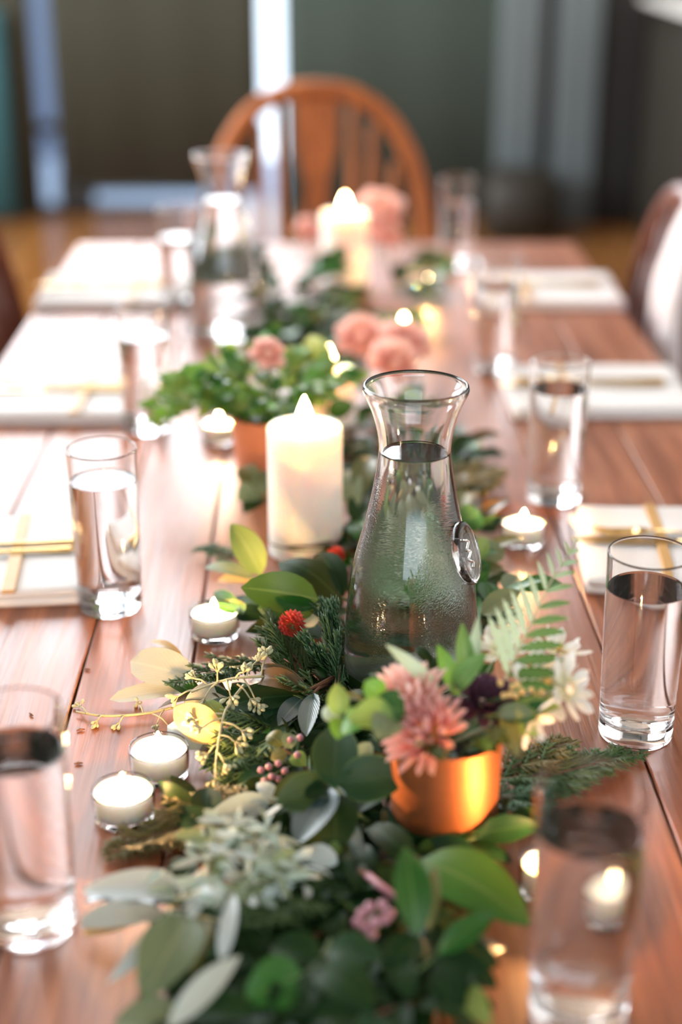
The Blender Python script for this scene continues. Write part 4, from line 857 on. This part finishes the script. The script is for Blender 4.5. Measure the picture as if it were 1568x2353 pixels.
for i in range(len(PATH) - 1):
    (u0, v0, w0), (u1, v1, w1) = PATH[i], PATH[i + 1]
    if 920 < v0 < 1400: u0 += 60
    zone = 0 if v0 > 1750 else (1 if v0 > 1000 else 2)
    n = {0: 11, 1: 9, 2: 5}[zone]
    for k in range(n):
        f = R.random(); off = R.uniform(-.75, .75); u = u0 + (u1 - u0) * f + off * w0; v = v0 + (v1 - v0) * f; p = at(u, v, R.uniform(.3, 1.2))
        if any(math.hypot(p.x - o[0], p.y - o[1]) < o[2] + .008 for o in OBST): continue
        az = (math.pi / 2 if R.random() < .35 else -math.pi / 2) + R.uniform(-.9, .9) - off * .5
        mats = {0: ['dark', 'dark', 'dark', 'dark', 'deep'], 1: ['dark', 'dark', 'olive', 'deep', 'bronze', 'green'], 2: ['green', 'dark', 'olive', 'mint', 'dark']}[zone]
        auto_sprig('salal_sprig', where(['dark salal sprig', 'plain green sprig', 'blurred green sprig'][zone], p, FL[zone][0]), 'leaf sprig', p, az, R.uniform(.06, .10), 6, R.uniform(.034, .048), R.uniform(.018, .024), mats, R.uniform(.004, .014), .008, up=(-.2, .25), group=FL[zone][1], smat=R.choice(['stem', 'stem_brown']))
for i, (u, v) in enumerate([(860, 1470), (900, 1440), (945, 1430), (990, 1440), (1035, 1460), (1070, 1490), (870, 1390), (930, 1370), (990, 1380), (1050, 1400)]):
    auto_sprig('salal_sprig', ['green sprig pressed behind the carafe foot, ', 'olive sprig behind the carafe body, '][i > 5] + ['leftmost', 'second from the left', 'third from the left', 'third from the right', 'second from the right', 'rightmost', 'leftmost', 'second from the left', 'second from the right', 'rightmost'][i], 'leaf sprig', at(u, v - 20, 1), math.pi / 2 + R.uniform(-.9, .9), .07, 6, .042, .022, [['green', 'sage', 'mint', 'green'], ['olive', 'green', 'sage']][i > 5], .035, .01, group='sprigs behind the carafe')
# mid and right-hand leaves behind the carafe
sprig('leafy_sprig', 'dark green leaf peeping out right of the carafe shoulder', 'leaf sprig', [(1000, 1230, 1), (1040, 1215, 2.4), (1060, 1205, 3)], [(1050, 1210, 3, 1104, 1180, 3.4, 3.0, 'green', D(face=.9)), (1030, 1220, 2.4, 1090, 1260, 1.6, 2.4, 'deep', D(face=.6)), (1040, 1210, 2.6, 1070, 1130, 3, 2.2, 'olive', D(face=.6))])
sprig('leafy_sprig', 'olive leaves between tall candle and carafe', 'leaf sprig', [(800, 1240, 1), (815, 1190, 2.5), (820, 1150, 3.4)], [(820, 1150, 3.6, 850, 1050, 5, 2.6, 'olive', D(face=.7)), (815, 1180, 3, 800, 1080, 4.6, 2.4, 'sage', D(face=.7)), (815, 1200, 2.6, 850, 1260, 1.8, 2.6, 'green', D(face=.6)), (810, 1200, 2.6, 840, 1140, 3.4, 2.4, 'dark', D(face=.6))])
sprig('leafy_sprig', 'grey-green leaves in front of the terracotta pot', 'leaf sprig', [(640, 1160, .8), (600, 1140, 1.6), (580, 1125, 2)], [(590, 1130, 2.2, 545, 1150, 2.4, 2.6, 'sage', D(face=.7)), (585, 1128, 2.2, 560, 1070, 3.2, 2.6, 'olive', D(face=.7)), (600, 1140, 1.8, 610, 1080, 3.2, 2.4, 'sage', D(face=.7)), (600, 1145, 1.6, 560, 1180, 1.2, 2.2, 'dark', D(face=.5))])
# ---------- terracotta pot: feathery greens and soft flowers
PBT = Vector((PB.x, PB.y, TZ + .068))
DIR13 = ['right', 'right and slightly back', 'back right', 'far back right', 'straight back', 'back left', 'far left and back', 'left', 'left and slightly forward', 'front left', 'straight forward', 'front right', 'right and slightly forward']
for i in range(13):
    a = 2 * math.pi * i / 13 + R.uniform(-.2, .2); b = PBT + Vector((math.cos(a) * .016, math.sin(a) * .016, 0))
    auto_sprig('feathery_greens', f'feathery light green sprig in the terracotta pot, spilling {DIR13[i]}', 'leaf sprig', b, a, R.uniform(.055, .085), 10, .028, .016, ['mint', 'fern', 'bright', 'mint', 'green'], R.uniform(.03, .075), R.uniform(-.01, .02), group='greens in the terracotta pot', free=True, both=True, shape='lance')
for i in range(4):
    a = math.pi * (.72 + .13 * i); b = PBT + Vector((math.cos(a) * .02, math.sin(a) * .02, 0))
    auto_sprig('feathery_greens', f'long light green sprig trailing left of the terracotta pot, {["rearmost", "second from the rear", "second from the front", "frontmost"][i]} of four', 'leaf sprig', b, a, .10, 11, .028, .016, ['mint', 'bright', 'fern'], .045, .04, group='trailing greens at the terracotta pot', free=True, both=True, shape='lance')
sprig('leafy_sprig', 'lit yellow-green leaf standing before the short candle', 'leaf sprig', [(740, 1000, 2), (745, 960, 5), (750, 920, 8)], [(750, 915, 8, 715, 770, 13, 3.8, 'lime', D(face=.85, free=True)), (748, 935, 7, 690, 880, 9, 2.6, 'mint', D(face=.8, free=True)), (752, 950, 6, 815, 930, 7, 2.4, 'green', D(face=.8, free=True))])
ROSE = [(5, 1.0, 88), (5, .95, 66), (5, .85, 46), (4, .7, 28), (3, .55, 12)]
for u, v, y, rd, lab in [(615, 812, 1.60, .021, 'small blush rose above the terracotta pot'), (830, 775, 1.95, .034, 'pale pink rose left of the tealight'), (925, 790, 1.90, .036, 'coral rose right of the leafy stem'), (905, 835, 1.82, .034, 'deep coral rose low behind the carafe rim'), (868, 490, 2.62, .048, 'large coral rose behind the rear candle'), (890, 540, 2.58, .030, 'small red rose at the rear candle side'), (712, 528, 2.62, .026, 'peach rose left of the rear candle')]:
    c = on(u, v, y); f = petal_flower('garden_rose', lab, 'flower', c, (R.uniform(-.3, .3), -.5, .8), rd, ROSE, 'rose', 'roses in the far garland', shape='obov', pw=.42, cup=.35, curl=-.2)
    flower_stem(f, (c.x + .005, c.y + .02, TZ + .004))
for i in range(24):
    p = at(R.uniform(630, 930), R.uniform(715, 785), R.uniform(.3, 1)); 
    if any(math.hypot(p.x - o[0], p.y - o[1]) < o[2] + .02 for o in OBST): continue
    bushy = i % 3 == 0
    if bushy: p = at(R.choice([R.uniform(610, 680), R.uniform(900, 950)]), R.uniform(660, 740), 1)
    auto_sprig('far_greens', where('dark bushy sprig', p, 'dark bushy sprig mounded at the rear candle'), 'leaf sprig', p, R.uniform(0, 6.28), .075, 9, .050, .028, ['dark', 'dark', 'green', 'deep', 'olive'], .055 if bushy else .012, .01, up=(-.15, .5 if bushy else .2), group='bushy greens at the rear candle')
# crumbs fallen on the table
for u, v, lab in [(78, 1643, 'tiny dark bud fallen on the plank above the lower left glass'), (180, 1757, 'tiny brown bud fallen left of the tealight pair'), (200, 1540, 'tiny brown bud fallen by the plank seam below the left glass'), (185, 1680, 'tiny brown bud fallen under the trailing seeded twig')]:
    p = at(u, v); o = G().tube([(-.003, 0, .001), (0, .0004, .0013), (.0035, 0, .001)], [.0005, .0011, .0004], 6).build('fallen_bud', 'stem_brown'); o.location = (p.x, p.y, TZ); o.rotation_euler = (0, 0, R.uniform(0, 3)); tag(o, lab, 'fallen bud', 'fallen buds')
